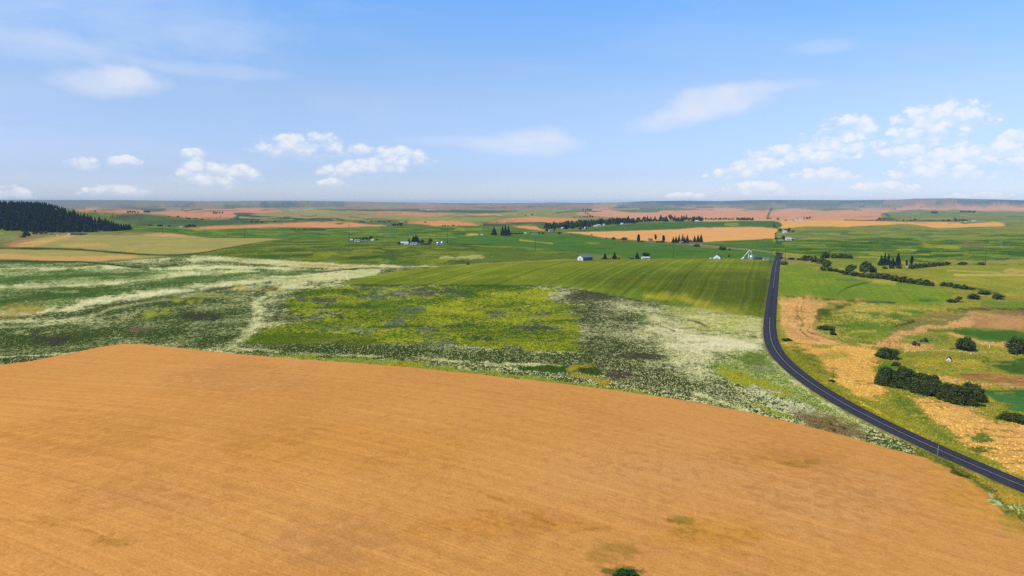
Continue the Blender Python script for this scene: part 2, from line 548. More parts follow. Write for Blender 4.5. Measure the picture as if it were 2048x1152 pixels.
poly([(1552, 443.5), (1600, 441.5), (1700, 441), (1760, 443), (1850, 444.5), (1915, 443.5), (1930, 447.5), (1985, 443.5), (2010, 452), (1960, 454), (1880, 456), (1850, 453), (1815, 448.5), (1790, 449), (1740, 452), (1690, 454), (1640, 453), (1600, 454), (1562, 458), (1556, 451)], (228, 172, 96), (214, 156, 84), 0.3, nz=1, grain=0.1)
prl = random.Random(5)


def lenses(n, x0, x1, y0, y1, rx, ry, cols, a=(0.35, 0.8)):
    """crop-coloured strips that break up the fields; crests and draws are painted relief"""
    for _ in range(n):
        cx, cy = prl.uniform(x0, x1), prl.uniform(y0, y1)
        L, b, t = prl.uniform(*rx), prl.uniform(-1, 1) * ry[1] * 0.6, prl.uniform(-0.04, 0.04)
        stroke([(cx - L, cy - b + t * -L), (cx - L * 0.3, cy + b * 0.4), (cx + L * 0.3, cy + b * 0.5), (cx + L, cy - b + t * L)], prl.uniform(*ry), prl.choice(cols), soft=1.2, nz=1.0, a=prl.uniform(*a))


FARC = [(96, 112, 70), (74, 96, 62), (150, 142, 88), (196, 142, 104), (182, 158, 104), (120, 112, 84), (176, 128, 100), (66, 88, 62)]
lenses(46, 160, 1000, 408, 424, (14, 60), (1.0, 2.4), FARC)  # far strips carry the hills' light and shade as colour
lenses(36, 1000, 2048, 405, 424, (14, 60), (1.0, 2.4), FARC)
lenses(40, 480, 1180, 424, 447, (12, 50), (1.0, 2.6), [(96, 112, 62), (160, 146, 84), (80, 100, 58), (176, 158, 92), (120, 128, 70)])
lenses(24, 1780, 2048, 425, 447, (10, 50), (1.0, 2.2), [(110, 126, 64), (160, 152, 80), (76, 104, 58), (86, 112, 60)])
lenses(14, 240, 480, 436, 452, (12, 40), (1.0, 2.0), [(92, 112, 70), (66, 90, 60), (110, 122, 76)])
lenses(18, 1200, 1750, 421, 438, (14, 60), (0.8, 1.6), [(204, 158, 122), (190, 136, 102), (176, 138, 104)], (0.3, 0.6))
# ---- green belt left and centre
poly([(240, 462), (255, 455), (300, 452), (400, 459), (460, 458), (560, 455.5), (650, 456.5), (770, 453.5), (820, 452), (900, 453), (1000, 454), (1060, 459), (1100, 464), (1130, 463), (1200, 475), (1290, 482), (1400, 488), (1500, 497), (1545, 506), (1540, 525), (1290, 518), (1200, 508), (1000, 494), (870, 488), (700, 487), (600, 482), (520, 478), (420, 476), (300, 468)], (62, 100, 40), (132, 148, 44), 0.34, nz=1.5, bumpy=0.2)
poly([(880, 480), (960, 470), (1020, 470), (1100, 467), (1180, 471), (1290, 484), (1400, 490), (1500, 498), (1545, 508), (1530, 520), (1290, 516), (1200, 506), (1000, 491), (900, 489)], (72, 112, 42), (92, 122, 44), 0.3, nz=1.5)
ell(628, 459, 24, 3, (66, 82, 52), nz=1.5)
ell(945, 469, 12, 1.6, (196, 168, 84))
stroke([(1040, 480), (1075, 484), (1105, 487)], 3, (170, 160, 66), nz=1)
ell(1185, 486, 18, 3, YGREEN)
lenses(46, 270, 960, 457, 482, (10, 46), (0.9, 2.4), [(44, 80, 34), (126, 148, 44), (84, 122, 40), (50, 86, 36), (150, 156, 58)], (0.35, 0.85))
lenses(26, 900, 1500, 470, 508, (14, 60), (0.9, 2.0), [(60, 98, 38), (96, 128, 46), (84, 118, 44), (54, 92, 36)], (0.3, 0.7))
stroke([(720, 490), (870, 488), (960, 490), (1060, 500), (1160, 511)], 1.5, (46, 62, 34), nz=0.4)
# ---- fields round the farm hill
poly([(1130, 461), (1180, 458), (1230, 451), (1330, 445), (1440, 443), (1550, 442), (1556, 456), (1480, 455), (1330, 460), (1200, 464), (1130, 464)], (66, 102, 48), (90, 118, 52), 0.3, nz=1)
ell(1462, 449, 14, 3, (136, 146, 58))
poly([(1126, 464), (1200, 463.5), (1330, 459), (1400, 455.5), (1480, 454.5), (1553, 457.5), (1551, 478), (1500, 479.5), (1440, 482), (1400, 485), (1345, 485), (1290, 481.5), (1210, 475), (1160, 468)], (226, 170, 102), (212, 158, 94), 0.3, nz=0.8, grain=0.1, row=0.05, rot=70)
poly([(1205, 476), (1290, 482), (1400, 485), (1440, 484), (1480, 494), (1520, 500), (1420, 496), (1330, 487), (1240, 482)], (128, 120, 70), (92, 104, 56), 0.45, nz=1.5)
poly([(1400, 487), (1500, 480), (1552, 478), (1558, 505), (1520, 502), (1450, 494)], (70, 108, 42), (110, 128, 52), 0.3, nz=1.5)
stroke([(1552, 506), (1525, 502), (1500, 499), (1465, 497), (1420, 492), (1380, 488)], 2.4, (150, 140, 116), nz=0.5)
stroke([(1550, 506), (1556, 498), (1552, 488), (1548, 480)], 6, YGREEN, nz=3)
# ---- right green hills
poly([(1556, 460), (1600, 455), (1640, 453.5), (1690, 455), (1740, 452.5), (1815, 449), (1850, 453.5), (1880, 457), (2010, 452.5), (2048, 450), (2048, 474), (1900, 476), (1800, 475), (1700, 478), (1620, 480), (1556, 478)], (104, 124, 54), (158, 152, 74), 0.36, nz=1.5, bumpy=0.2)
poly([(1556, 478), (1620, 479), (1700, 477), (1800, 474), (1900, 475), (2048, 468), (2048, 534), (1960, 531), (1900, 530), (1700, 526), (1560, 508)], (54, 92, 36), (140, 156, 48), 0.3, nz=2, bumpy=0.2)
lenses(34, 1570, 2048, 457, 476, (12, 60), (0.9, 2.4), [(84, 112, 50), (164, 152, 78), (120, 134, 56), (96, 118, 52)], (0.35, 0.8))
lenses(60, 1570, 2048, 480, 528, (12, 60), (1.0, 3.0), [(44, 78, 32), (136, 154, 46), (92, 128, 40), (50, 86, 34), (166, 168, 66)], (0.35, 0.85))
stroke([(1700, 475), (1760, 472), (1830, 474), (1850, 480), (1900, 478), (2048, 470)], 3, (126, 144, 48), nz=2)
ell(1880, 494, 40, 3.5, YGREEN)
ell(1940, 488, 28, 5, (122, 114, 74))
stroke([(1890, 526), (1960, 524), (2048, 524)], 4, (150, 146, 72), nz=2)
# ---- left hills
poly([(0, 463), (22, 462), (50, 466), (30, 476), (0, 479)], YGREEN, (90, 120, 44), 0.4)
poly([(20, 462), (120, 464), (260, 464), (330, 468), (260, 474), (100, 476), (0, 484), (0, 476), (40, 474)], (150, 134, 86), (110, 112, 64), 0.4, nz=2)
stroke([(0, 479), (45, 473)], 2.5, (130, 132, 104), nz=0.5)
poly([(8, 488), (60, 478), (115, 474), (80, 485), (30, 494), (0, 494)], (188, 132, 94), (150, 104, 76), 0.35, nz=1)
poly([(80, 476), (130, 470.5), (200, 469.5), (260, 470), (300, 468), (360, 470), (420, 475.5), (500, 476.5), (575, 478.5), (510, 486), (440, 498), (395, 506), (330, 509), (260, 506), (180, 500), (100, 495), (20, 493), (40, 489)], (152, 150, 84), (176, 160, 92), 0.35, nz=1, bumpy=0.2)
poly([(20, 493), (60, 484), (100, 476), (150, 469.5), (130, 477), (90, 486), (60, 493)], (206, 168, 98), nz=1.5, soft=4)
poly([(285, 470), (320, 467), (360, 469.5), (412, 475), (370, 474.5), (320, 472.5)], (204, 168, 106), nz=1, soft=3)
ell(390, 482, 60, 3, (184, 166, 92), a=0.8)
ell(170, 491, 50, 3, (196, 164, 96), a=0.8)
stroke([(256, 503), (272, 496), (292, 490)], 4, (188, 166, 100), nz=1)
poly([(0, 494), (100, 497), (190, 503), (260, 508), (340, 511), (300, 516), (200, 521), (120, 522), (60, 520), (0, 518)], (152, 148, 82), (178, 158, 92), 0.4, nz=1)
poly([(0, 507), (80, 512), (170, 512), (275, 512), (200, 522), (100, 522), (0, 517)], (204, 164, 98), (184, 156, 92), 0.35, nz=1.5, soft=3)
# ---- green hill under the farmsteads
stroke([(0, 494), (100, 497.5), (180, 501), (260, 507), (330, 510.5), (395, 507), (440, 499), (520, 484.5), (570, 479)], 2.4, (62, 78, 36), nz=0.7)
poly([(440, 500), (520, 484), (575, 479), (640, 481), (700, 486), (780, 490), (860, 489), (900, 490), (1000, 493), (1150, 510), (1160, 517), (1000, 525), (940, 528), (880, 532), (800, 529), (700, 526), (620, 524), (520, 517), (440, 513), (390, 511)], (66, 94, 36), (140, 148, 44), 0.33, nz=1, bumpy=0.3)
poly([(970, 495), (1050, 502), (1150, 512), (1150, 517), (1020, 524), (950, 522)], (84, 108, 40), (112, 124, 44), 0.3, nz=2)
lenses(40, 470, 960, 488, 526, (12, 50), (1.0, 3.0), [(50, 78, 30), (132, 142, 42), (96, 114, 38), (56, 84, 32), (146, 146, 60)], (0.35, 0.8))
stroke([(880, 516), (930, 515), (985, 511)], 4, (172, 172, 100), nz=3)
stroke([(880, 532), (960, 528), (1100, 521), (1160, 519)], 3, (140, 148, 62), nz=1)
# ---- right of the road: base of rough grass, then fields
poly([(1560, 508), (1640, 514), (1760, 520), (1900, 527), (2048, 532), (2048, 1030), (1950, 960), (1850, 905), (1740, 850), (1640, 800), (1570, 740), (1535, 690), (1530, 640), (1548, 560)], (124, 130, 46), (168, 158, 60), 0.42, grain=0.5, bumpy=0.5, nz=1)
poly([(1568, 512), (1620, 512), (1640, 520), (1600, 526), (1570, 530)], (150, 142, 80), (110, 116, 60), 0.4)
poly([(1566, 532), (1620, 536), (1700, 550), (1800, 562), (1870, 575), (1908, 586), (1890, 602), (1866, 611), (1780, 608), (1700, 602), (1570, 592), (1562, 560)], (104, 132, 38), (138, 150, 46), 0.32, row=0.35, rot=20, rfreq=0.35, grain=0.25, nz=1, bumpy=0.25, fid=4)
stroke([(1575, 593), (1640, 598), (1700, 602), (1790, 606)], 2.5, (58, 74, 30), nz=0.5)
stroke([(1676, 588), (1690, 577), (1720, 568), (1745, 562), (1735, 556), (1718, 553)], 1.8, (78, 92, 34), nz=0.4)
stroke([(1718, 553), (1745, 558), (1790, 564)], 5, (176, 170, 66), nz=2, soft=4)
ell(1700, 560, 28, 1.5, (104, 112, 84))
ell(1840, 601, 36, 2.5, (74, 112, 40))
poly([(1650, 518), (1720, 517), (1765, 524), (1770, 532), (1735, 530), (1690, 536), (1662, 530)], (132, 142, 50), (104, 124, 44), 0.3)
poly([(1800, 545), (1850, 537), (1900, 532), (1960, 531), (2048, 531), (2048, 584), (1990, 578), (1945, 572), (1870, 560), (1830, 553)], (132, 142, 46), (168, 158, 62), 0.3, grain=0.25, nz=1.5, bumpy=0.25, fid=5)
stroke([(1910, 550), (1960, 550), (2048, 549)], 2.6, (202, 182, 92), nz=1)
stroke([(1895, 541), (1950, 543), (2000, 545)], 2.6, (178, 166, 80), nz=1)
poly([(2010, 540), (2048, 538), (2048, 547), (2015, 546)], (190, 168, 92))
poly([(1968, 606), (2048, 600), (2048, 622), (1995, 618)], (112, 140, 42), nz=1)
stroke([(1985, 599), (2048, 601)], 3, (150, 140, 66), nz=1)
stroke([(1880, 571), (1950, 577), (1985, 584), (2000, 592)], 3, (92, 100, 46), nz=2)
poly([(1562, 596), (1640, 599), (1730, 605), (1690, 608), (1660, 612), (1642, 622), (1636, 640), (1625, 652), (1640, 666), (1705, 691), (1640, 693), (1592, 684), (1562, 656), (1560, 620)], (222, 174, 106), (190, 146, 84), 0.32, grain=0.3, nz=2, bumpy=0.4, fid=6, lift=0.3)
for q in ([(1598, 605), (1593, 618), (1596, 628), (1590, 640)], [(1608, 606), (1602, 618), (1606, 632)], [(1594, 630), (1602, 640), (1606, 650), (1600, 655)], [(1565, 622), (1590, 624), (1630, 626)], [(1600, 660), (1612, 672), (1640, 684)], [(1620, 655), (1616, 664), (1640, 672), (1690, 690)]):
    stroke(q, 1.6, (128, 102, 54), nz=1.2, a=0.85)
poly([(1626, 608), (1645, 604), (1668, 607), (1650, 611)], (104, 118, 52), nz=3)
poly([(1690, 606), (1800, 609), (1870, 615), (1905, 618), (1850, 640), (1820, 648), (1790, 668), (1765, 690), (1705, 692), (1645, 667), (1628, 652), (1640, 626), (1662, 612)], (106, 120, 40), (196, 178, 84), 0.46, grain=0.5, nz=2, bumpy=0.8)
poly([(1765, 620), (1825, 615), (1850, 630), (1800, 640), (1770, 632)], (84, 120, 36), (120, 138, 44), 0.3, nz=3)
poly([(1690, 655), (1740, 650), (1800, 655), (1770, 680), (1720, 680)], (92, 124, 36), (150, 152, 52), 0.35, nz=5, soft=5)
poly([(1640, 617), (1690, 608), (1700, 612), (1650, 632), (1636, 640)], (84, 100, 36), nz=2)
poly([(1850, 626), (1900, 622), (1942, 625), (1945, 640), (1905, 653), (1850, 661), (1800, 673), (1775, 690), (1792, 660), (1822, 646)], (122, 118, 58), (164, 136, 92), 0.34, nz=1.5)
poly([(1905, 624), (1938, 624), (1944, 640), (1905, 650), (1895, 648), (1925, 638)], (88, 122, 40), nz=1.5)
stroke([(1788, 653), (1810, 648), (1828, 643)], 2.5, (44, 58, 26), nz=1)
poly([(1938, 626), (1990, 622), (2048, 622), (2048, 661), (1980, 658), (1920, 652), (1945, 641)], (196, 148, 96), (164, 126, 80), 0.42, nz=2, fid=7)
poly([(1965, 620), (2048, 619), (2048, 630), (1990, 628)], (132, 112, 74), nz=2, soft=4)
stroke([(1900, 622), (1940, 618), (2048, 621)], 2, (84, 82, 44), nz=1)
poly([(1884, 660), (1920, 655.5), (2000, 659.5), (2048, 663), (2048, 684), (2000, 683), (1930, 673), (1900, 667)], (66, 104, 34), (80, 114, 38), 0.3, nz=0.8, fid=8)
stroke([(1768, 684), (1800, 672), (1850, 660), (1895, 652), (1945, 642)], 8, (208, 164, 100), (180, 140, 84), 0.35, nz=3)
poly([(1752, 689), (1780, 675), (1800, 676), (1802, 686), (1890, 690), (1845, 700), (1810, 706), (1775, 702)], (214, 168, 102), (172, 132, 78), 0.4, row=0.4, rot=10, rfreq=0.6, nz=2)
for i in range(8):
    stroke([(1764 + i * 6, 678 + (i % 2)), (1761 + i * 6.3, 688), (1763 + i * 6, 694)], 1.2, (150, 112, 66), nz=0.6, a=0.8)
poly([(1806, 682), (1845, 672), (1888, 672), (1892, 684), (1840, 688)], (98, 124, 42), (156, 146, 66), 0.35, nz=3)
stroke([(1892, 664), (1940, 678), (2010, 690), (2048, 694)], 4.5, (210, 172, 104), nz=2)
poly([(1735, 700), (1850, 706), (2048, 711), (2048, 850), (2000, 835), (1960, 815), (1900, 800), (1760, 780), (1745, 730)], (124, 130, 42), (172, 160, 60), 0.4, grain=0.5, nz=3, bumpy=0.8)
poly([(1765, 735), (1830, 740), (1900, 765), (1850, 770), (1790, 755)], (92, 134, 36), nz=8, soft=8)
ell(1870, 722, 40, 9, (178, 162, 54), a=0.7)
ell(1940, 728, 36, 9, (190, 166, 56), a=0.7)
stroke([(1810, 703), (1845, 700), (1900, 701), (1960, 704), (2048, 709)], 2.2, (200, 178, 104), nz=0.7)
poly([(1966, 724), (2005, 719), (2048, 719), (2048, 749), (2005, 740)], (76, 108, 42), nz=1.5, fid=8)
poly([(1924, 746), (1960, 742), (2048, 759), (2048, 778), (1985, 767), (1925, 755)], (190, 132, 82), (160, 112, 70), 0.35, nz=2, row=0.3, rot=80, rfreq=0.6, fid=7)
stroke([(1880, 758), (1930, 763), (1990, 772), (2048, 781)], 6, (212, 170, 98), nz=3)
poly([(1855, 748), (1880, 750), (1905, 762), (1885, 766)], (216, 180, 96), nz=3)
poly([(1962, 781), (2048, 778), (2048, 826), (2010, 808), (1975, 793)], (76, 124, 60), nz=1.2, fid=8)
poly([(1640, 693), (1742, 692), (1748, 735), (1775, 782), (1770, 797), (1722, 795), (1680, 767), (1640, 737), (1592, 702), (1572, 686)], (228, 180, 92), (210, 160, 76), 0.38, grain=0.35, nz=4, bumpy=0.5, fid=6, lift=0.3)
ell(1668, 715, 30, 8, (150, 146, 62), a=0.6, nz=10)
poly([(1580, 690), (1625, 712), (1665, 750), (1640, 745), (1600, 720)], (100, 108, 36), (150, 142, 50), 0.35, nz=6, soft=4)
poly([(1822, 796), (1862, 800), (1905, 805), (1950, 826), (2048, 851), (2048, 948), (1990, 917), (1930, 886), (1882, 850), (1847, 826)], (228, 180, 96), (206, 156, 80), 0.38, grain=0.35, nz=4, bumpy=0.5, fid=6, lift=0.3)
poly([(1880, 806), (1910, 806), (1960, 830), (2048, 852), (2048, 880), (1960, 850), (1910, 830)], (222, 168, 100), nz=6, soft=8, a=0.8)
for q in ([(1905, 838), (1950, 848), (2048, 868)], [(1960, 862), (2010, 876), (2048, 888)], [(1970, 892), (2010, 902), (2048, 908)]):
    stroke(q, 1.8, (118, 98, 46), nz=2, a=0.7)
ell(1965, 878, 22, 8, (108, 124, 48), nz=9)
ell(1975, 900, 30, 4, (108, 118, 48), nz=7)
poly([(1785, 784), (1830, 802), (1850, 835), (1900, 880), (1870, 872), (1828, 838), (1795, 812)], (92, 116, 34), (150, 144, 60), 0.32, nz=6, soft=6)
poly([(1560, 688), (1640, 752), (1720, 800), (1790, 836), (1870, 880), (1960, 922), (2048, 962), (2048, 985), (1960, 935), (1850, 885), (1740, 838), (1640, 782), (1570, 722), (1548, 692)], (138, 138, 36), (108, 122, 34), 0.4, nz=3, soft=3)
stroke([(1712, 800), (1760, 826), (1820, 858), (1860, 878)], 3, (196, 170, 60), nz=2)
lenses(40, 1640, 1880, 608, 690, (8, 30), (1.2, 3.2), [(84, 108, 36), (200, 178, 84), (150, 148, 56), (92, 120, 40)], (0.4, 0.85))
lenses(46, 1760, 2048, 704, 790, (8, 36), (1.2, 3.4), [(92, 116, 38), (178, 162, 58), (140, 138, 48), (96, 128, 40), (196, 168, 74)], (0.4, 0.85))
lenses(30, 1580, 1760, 690, 800, (6, 26), (1.0, 2.6), [(198, 150, 64), (226, 178, 92), (150, 136, 54), (112, 104, 44)], (0.35, 0.8))
lenses(36, 1840, 2048, 806, 940, (8, 36), (1.0, 3.0), [(198, 150, 66), (228, 180, 96), (150, 134, 54), (108, 112, 46)], (0.35, 0.8))
lenses(24, 1790, 1960, 800, 900, (6, 24), (1.2, 3.0), [(88, 108, 34), (156, 150, 58), (120, 132, 42), (180, 164, 80)], (0.4, 0.85))
lenses(26, 1566, 1640, 600, 690, (6, 26), (0.9, 2.0), [(190, 144, 82), (228, 182, 112), (140, 118, 64)], (0.4, 0.8))
lenses(20, 1800, 2048, 625, 660, (10, 40), (1.0, 2.6), [(176, 132, 84), (206, 164, 106), (140, 126, 70)], (0.3, 0.7))
# ---- flowering meadow
poly([(0, 520), (60, 522), (200, 526), (300, 517), (400, 511.5), (520, 517), (640, 525), (760, 530), (860, 535), (905, 533), (820, 541), (770, 548), (690, 569), (760, 571), (1100, 573), (1200, 588), (1290, 606), (1400, 622), (1531, 637), (1524, 660), (1530, 700), (1570, 745), (1640, 800), (1740, 855), (1835, 897), (1800, 908), (1700, 882), (1500, 832), (1300, 797), (1100, 771), (800, 739), (600, 724), (450, 710), (330, 697), (250, 692), (150, 709), (0, 735)], MEAD, FLOWER, 0.28, grain=0.5, nz=0.8, bumpy=1.0, fid=2)
# left half
poly([(0, 524), (190, 527), (330, 534), (480, 533), (650, 540), (600, 556), (420, 575), (180, 606), (0, 634)], (76, 104, 44), (190, 198, 136), 0.30, nz=3, soft=4)
poly([(0, 552), (150, 547), (320, 545), (280, 556), (120, 563), (0, 567)], (72, 102, 40), (176, 186, 126), 0.18, nz=3, soft=4)
poly([(0, 584), (180, 575), (330, 565), (460, 565), (300, 581), (120, 600), (0, 608)], (68, 94, 38), (176, 186, 126), 0.2, nz=3, soft=4)
drift([(0, 536), (100, 538), (170, 534), (260, 533)], 4)
poly([(390, 512.5), (520, 518), (640, 526), (760, 531), (905, 534), (760, 537), (620, 533), (500, 527), (400, 517)], (188, 186, 116), (206, 204, 150), 0.5, nz=2, soft=2)
stroke([(320, 519), (440, 518), (560, 525)], 5, (96, 118, 54), FLOWER, 0.5, nz=3)
stroke([(600, 530), (700, 533), (780, 533)], 3, (186, 158, 74), nz=1.5, a=0.8)
drift([(300, 537), (480, 535), (650, 540), (760, 537), (900, 533.5)], 4)
drift([(0, 576), (150, 570), (300, 558), (400, 546), (520, 541)], 5)
drift([(0, 630), (80, 624), (180, 606), (300, 588), (420, 574), (520, 562), (600, 555), (700, 545), (800, 538)], 7, 0.93)
stroke([(0, 631), (80, 624), (180, 606), (300, 588), (420, 574), (520, 562), (600, 555)], 3.6, (212, 208, 158), (226, 222, 178), 0.6, nz=1.5, soft=2.5)
stroke([(0, 578), (150, 571), (300, 558), (420, 546)], 2.5, (196, 196, 144), (214, 212, 164), 0.5, nz=1.5, soft=3)
stroke([(0, 641), (120, 632), (200, 615), (330, 593), (420, 581), (480, 572)], 3.4, (52, 70, 28), nz=1.2, soft=2)  # shadow line below the bright drift, painted as dark green
drift([(0, 650), (120, 640), (230, 616), (340, 598), (420, 588)], 4, 0.6)
drift([(0, 663), (60, 652), (140, 642)], 4, 0.55)
poly([(0, 618), (60, 614), (90, 620), (0, 632)], (176, 160, 72), nz=3, soft=4)
drift([(760, 543), (680, 553), (610, 565), (550, 583), (512, 605)], 13, 0.85)
drift([(512, 602), (520, 630), (505, 655), (480, 680), (455, 694)], 16, 0.72)
drift([(760, 541), (660, 552), (560, 566), (470, 578)], 6, 0.7)
poly([(0, 665), (150, 648), (260, 615), (420, 592), (490, 605), (495, 640), (460, 685), (400, 694), (320, 690), (250, 686), (150, 702), (0, 728)], (60, 78, 34), (160, 168, 112), 0.24, nz=8, soft=14)
ell(100, 676, 45, 7, (66, 64, 58), cover=0.08)
ell(275, 660, 22, 5, (112, 92, 78))
ell(400, 632, 45, 7, (62, 64, 54), cover=0.15)
ell(315, 628, 46, 9, (130, 148, 40), (160, 166, 48), 0.4, nz=16, soft=9, a=0.9)
ell(376, 604, 28, 4.5, (160, 158, 56), nz=9, soft=5, a=0.8)
ell(510, 579, 48, 5, (176, 156, 60), nz=9, soft=5, a=0.85)
ell(535, 577, 20, 2.5, (116, 108, 42))
ell(420, 592, 40, 3, (140, 142, 44), nz=3)
lenses(40, 0, 620, 536, 606, (20, 90), (1.0, 2.6), [(66, 100, 40), (150, 164, 104), (176, 184, 124), (80, 108, 48)], (0.3, 0.7))
stroke([(0, 519), (100, 523), (178, 525), (280, 535)], 2.4, (58, 74, 36), nz=0.8)
stroke([(607, 542), (640, 544), (724, 537), (887, 535)], 2.2, (78, 88, 46), nz=0.8)
# yellow-green block
poly([(640, 576), (760, 572), (1100, 575), (1106, 598), (1170, 616), (1158, 640), (1166, 668), (1156, 690), (1168, 702), (1040, 702), (900, 690), (700, 690), (505, 692), (525, 660), (600, 640), (560, 610), (600, 590)], (66, 96, 28), (162, 166, 42), 0.44, nz=2, soft=3, row=0.5, rot=88, rfreq=0.5, grain=0.45)
poly([(505, 692), (560, 668), (700, 672), (760, 690)], (80, 100, 28), (140, 144, 40), 0.2, nz=3, soft=4)
for (x, y, rx, ry, c) in ((630, 600, 44, 5, (78, 78, 62)), (562, 613, 34, 7, (68, 78, 50)), (590, 634, 62, 9, (62, 72, 42)), (655, 630, 32, 5, (56, 70, 32)), (862, 584, 84, 6, (76, 76, 66)), (730, 583, 40, 4, (66, 90, 36)),
                         (1038, 632, 62, 7, (84, 72, 66)), (1080, 656, 60, 5, (72, 76, 56)), (920, 650, 34, 4, (62, 84, 40)), (970, 678, 30, 7, (62, 80, 26)), (785, 648, 24, 7, (82, 92, 70)), (850, 662, 26, 6, (84, 92, 76)),
                         (735, 614, 12, 4, (66, 94, 34)), (820, 620, 30, 5, (86, 104, 60)), (740, 592, 30, 4, (72, 92, 40)), (880, 690, 40, 5, (104, 104, 92)), (1040, 700, 40, 6, (70, 70, 56)), (690, 660, 60, 6, (78, 104, 40))):
    ell(x, y, rx, ry, c, (150, 154, 120), 0.14, nz=ry * 2.2, soft=ry * 1.3, a=0.85)
lenses(46, 560, 1150, 578, 690, (14, 70), (1.5, 5.0), [(70, 96, 34), (150, 154, 44), (112, 132, 44), (84, 108, 48), (62, 88, 30)], (0.3, 0.75))
poly([(480, 692), (700, 690), (900, 692), (1040, 704), (1180, 712), (1195, 745), (1090, 737), (900, 727), (720, 717), (560, 707)], (60, 76, 34), (174, 180, 124), 0.26, nz=6, soft=8)
drift([(830, 714), (900, 722), (980, 727), (1060, 729), (1120, 732)], 7, 0.6)
drift([(430, 697), (520, 700), (640, 710), (760, 714)], 6, 0.6)
poly([(560, 706), (640, 713), (800, 724), (1000, 745), (1200, 772), (1330, 797), (1100, 770), (800, 738), (560, 720)], (120, 138, 40), (160, 164, 74), 0.4, nz=4, soft=3)
ell(820, 728, 50, 4, (160, 152, 44), nz=4)
ell(1090, 738, 60, 7, (58, 86, 28), cover=0.1, nz=6)
stroke([(1195, 728), (1155, 733), (1142, 741), (1165, 752), (1212, 764)], 9, (168, 150, 50), nz=7, a=0.8)
ell(1190, 742, 34, 6, (60, 82, 26))
# flecked block and the white drift
poly([(1100, 584), (1150, 580), (1250, 592), (1330, 605), (1345, 660), (1360, 700), (1410, 740), (1500, 806), (1400, 800), (1300, 778), (1220, 757), (1192, 722), (1165, 690), (1158, 640), (1172, 614), (1106, 603)], (68, 76, 40), (186, 188, 136), 0.36, nz=6, soft=8)
poly([(1158, 620), (1200, 625), (1240, 680), (1280, 730), (1220, 740), (1170, 700)], (62, 72, 36), (168, 172, 120), 0.26, nz=12, soft=16)
ell(1280, 713, 46, 6, (78, 72, 54), cover=0.2)
ell(1240, 748, 30, 7, (84, 74, 62), cover=0.2)
ell(1215, 594, 90, 5, (74, 72, 54), cover=0.25, nz=10, a=0.7)
poly([(1250, 602), (1330, 608), (1400, 622), (1531, 640), (1524, 665), (1532, 700), (1500, 712), (1440, 722), (1420, 748), (1390, 752), (1345, 722), (1315, 684), (1285, 650)], (128, 140, 72), (214, 212, 160), 0.58, nz=14, soft=30)
poly([(1300, 618), (1345, 640), (1400, 665), (1470, 672), (1526, 690), (1500, 704), (1430, 706), (1370, 690), (1320, 660)], (196, 194, 138), (228, 224, 182), 0.7, nz=10, soft=22)
poly([(1335, 614), (1450, 630), (1528, 642), (1500, 668), (1440, 668), (1380, 650)], (156, 164, 66), (206, 204, 140), 0.5, nz=6, soft=8)
lenses(30, 1340, 1520, 618, 720, (12, 44), (1.2, 3.2), [(96, 112, 52), (140, 146, 64), (216, 212, 164), (168, 168, 80)], (0.3, 0.7))
for q in ([(1330, 630), (1380, 640), (1420, 655)], [(1430, 660), (1470, 668), (1510, 674)], [(1305, 648), (1350, 662)], [(1425, 705), (1470, 712), (1500, 718)]):
    stroke(q, 3, (84, 94, 48), nz=3, a=0.8)
poly([(1420, 735), (1460, 718), (1535, 706), (1600, 765), (1660, 812), (1740, 855), (1690, 850), (1640, 828), (1560, 806), (1480, 770)], (104, 130, 38), (182, 188, 120), 0.34, nz=6, soft=6)
poly([(1440, 740), (1520, 760), (1580, 790), (1560, 800), (1490, 772)], (158, 162, 42), nz=6, soft=6)
ell(1525, 738, 28, 9, (124, 132, 104), nz=14, a=0.5)
ell(1508, 720, 24, 8, (84, 112, 40), nz=14, a=0.6)
poly([(1490, 775), (1560, 790), (1640, 828), (1580, 825), (1520, 800)], (90, 92, 58), (200, 206, 160), 0.45, nz=6, soft=6)
drift([(1540, 715), (1575, 748), (1620, 785), (1680, 822), (1740, 854), (1790, 878)], 8, 0.6)
drift([(1390, 790), (1480, 816), (1600, 859), (1720, 893), (1800, 904)], 8, 0.7)
drift([(300, 692), (400, 699), (520, 712), (700, 727)], 4, 0.6)
drift([(0, 728), (130, 708), (240, 690)], 3, 0.6)
stroke([(1500, 810), (1600, 842), (1680, 872)], 5, (150, 160, 44), nz=3, soft=4)
poly([(1590, 832), (1640, 828), (1702, 850), (1728, 872), (1680, 870), (1612, 852)], (134, 108, 80), (112, 106, 62), 0.45, nz=8, soft=12)
for q in ([(1660, 846), (1672, 851)], [(1678, 850), (1690, 858)], [(1662, 858), (1670, 861)]):
    stroke(q, 3, (84, 56, 44), nz=1.5)
stroke([(1735, 880), (1770, 890), (1800, 898)], 9, (70, 92, 36), (190, 200, 150), 0.25, nz=6)
# ---- light green hill field
poly([(690, 568.5), (770, 547), (860, 536), (960, 530), (1100, 525), (1300, 520.5), (1440, 517), (1532, 523), (1543, 545), (1537, 580), (1530, 634), (1440, 621), (1330, 608), (1250, 595), (1180, 582), (1110, 573), (900, 570.5)], (102, 122, 34), (132, 140, 40), 0.34, row=1.35, rot=21, rfreq=0.25, grain=0.25, nz=0.6, bumpy=0.25, fid=3, lift=0.5)
poly([(1150, 560), (1300, 545), (1420, 545), (1530, 550), (1532, 620), (1400, 600), (1250, 580)], (76, 94, 26), (96, 108, 32), 0.35, nz=4, soft=24, a=0.85)
poly([(860, 537), (1000, 529), (1200, 524), (1440, 518), (1530, 523), (1300, 530), (1100, 535), (950, 545)], (136, 142, 42), nz=3, soft=8, a=0.7)
stroke([(1290, 594), (1350, 598), (1410, 612), (1480, 626)], 8, (168, 162, 56), nz=4, soft=6, a=0.8)
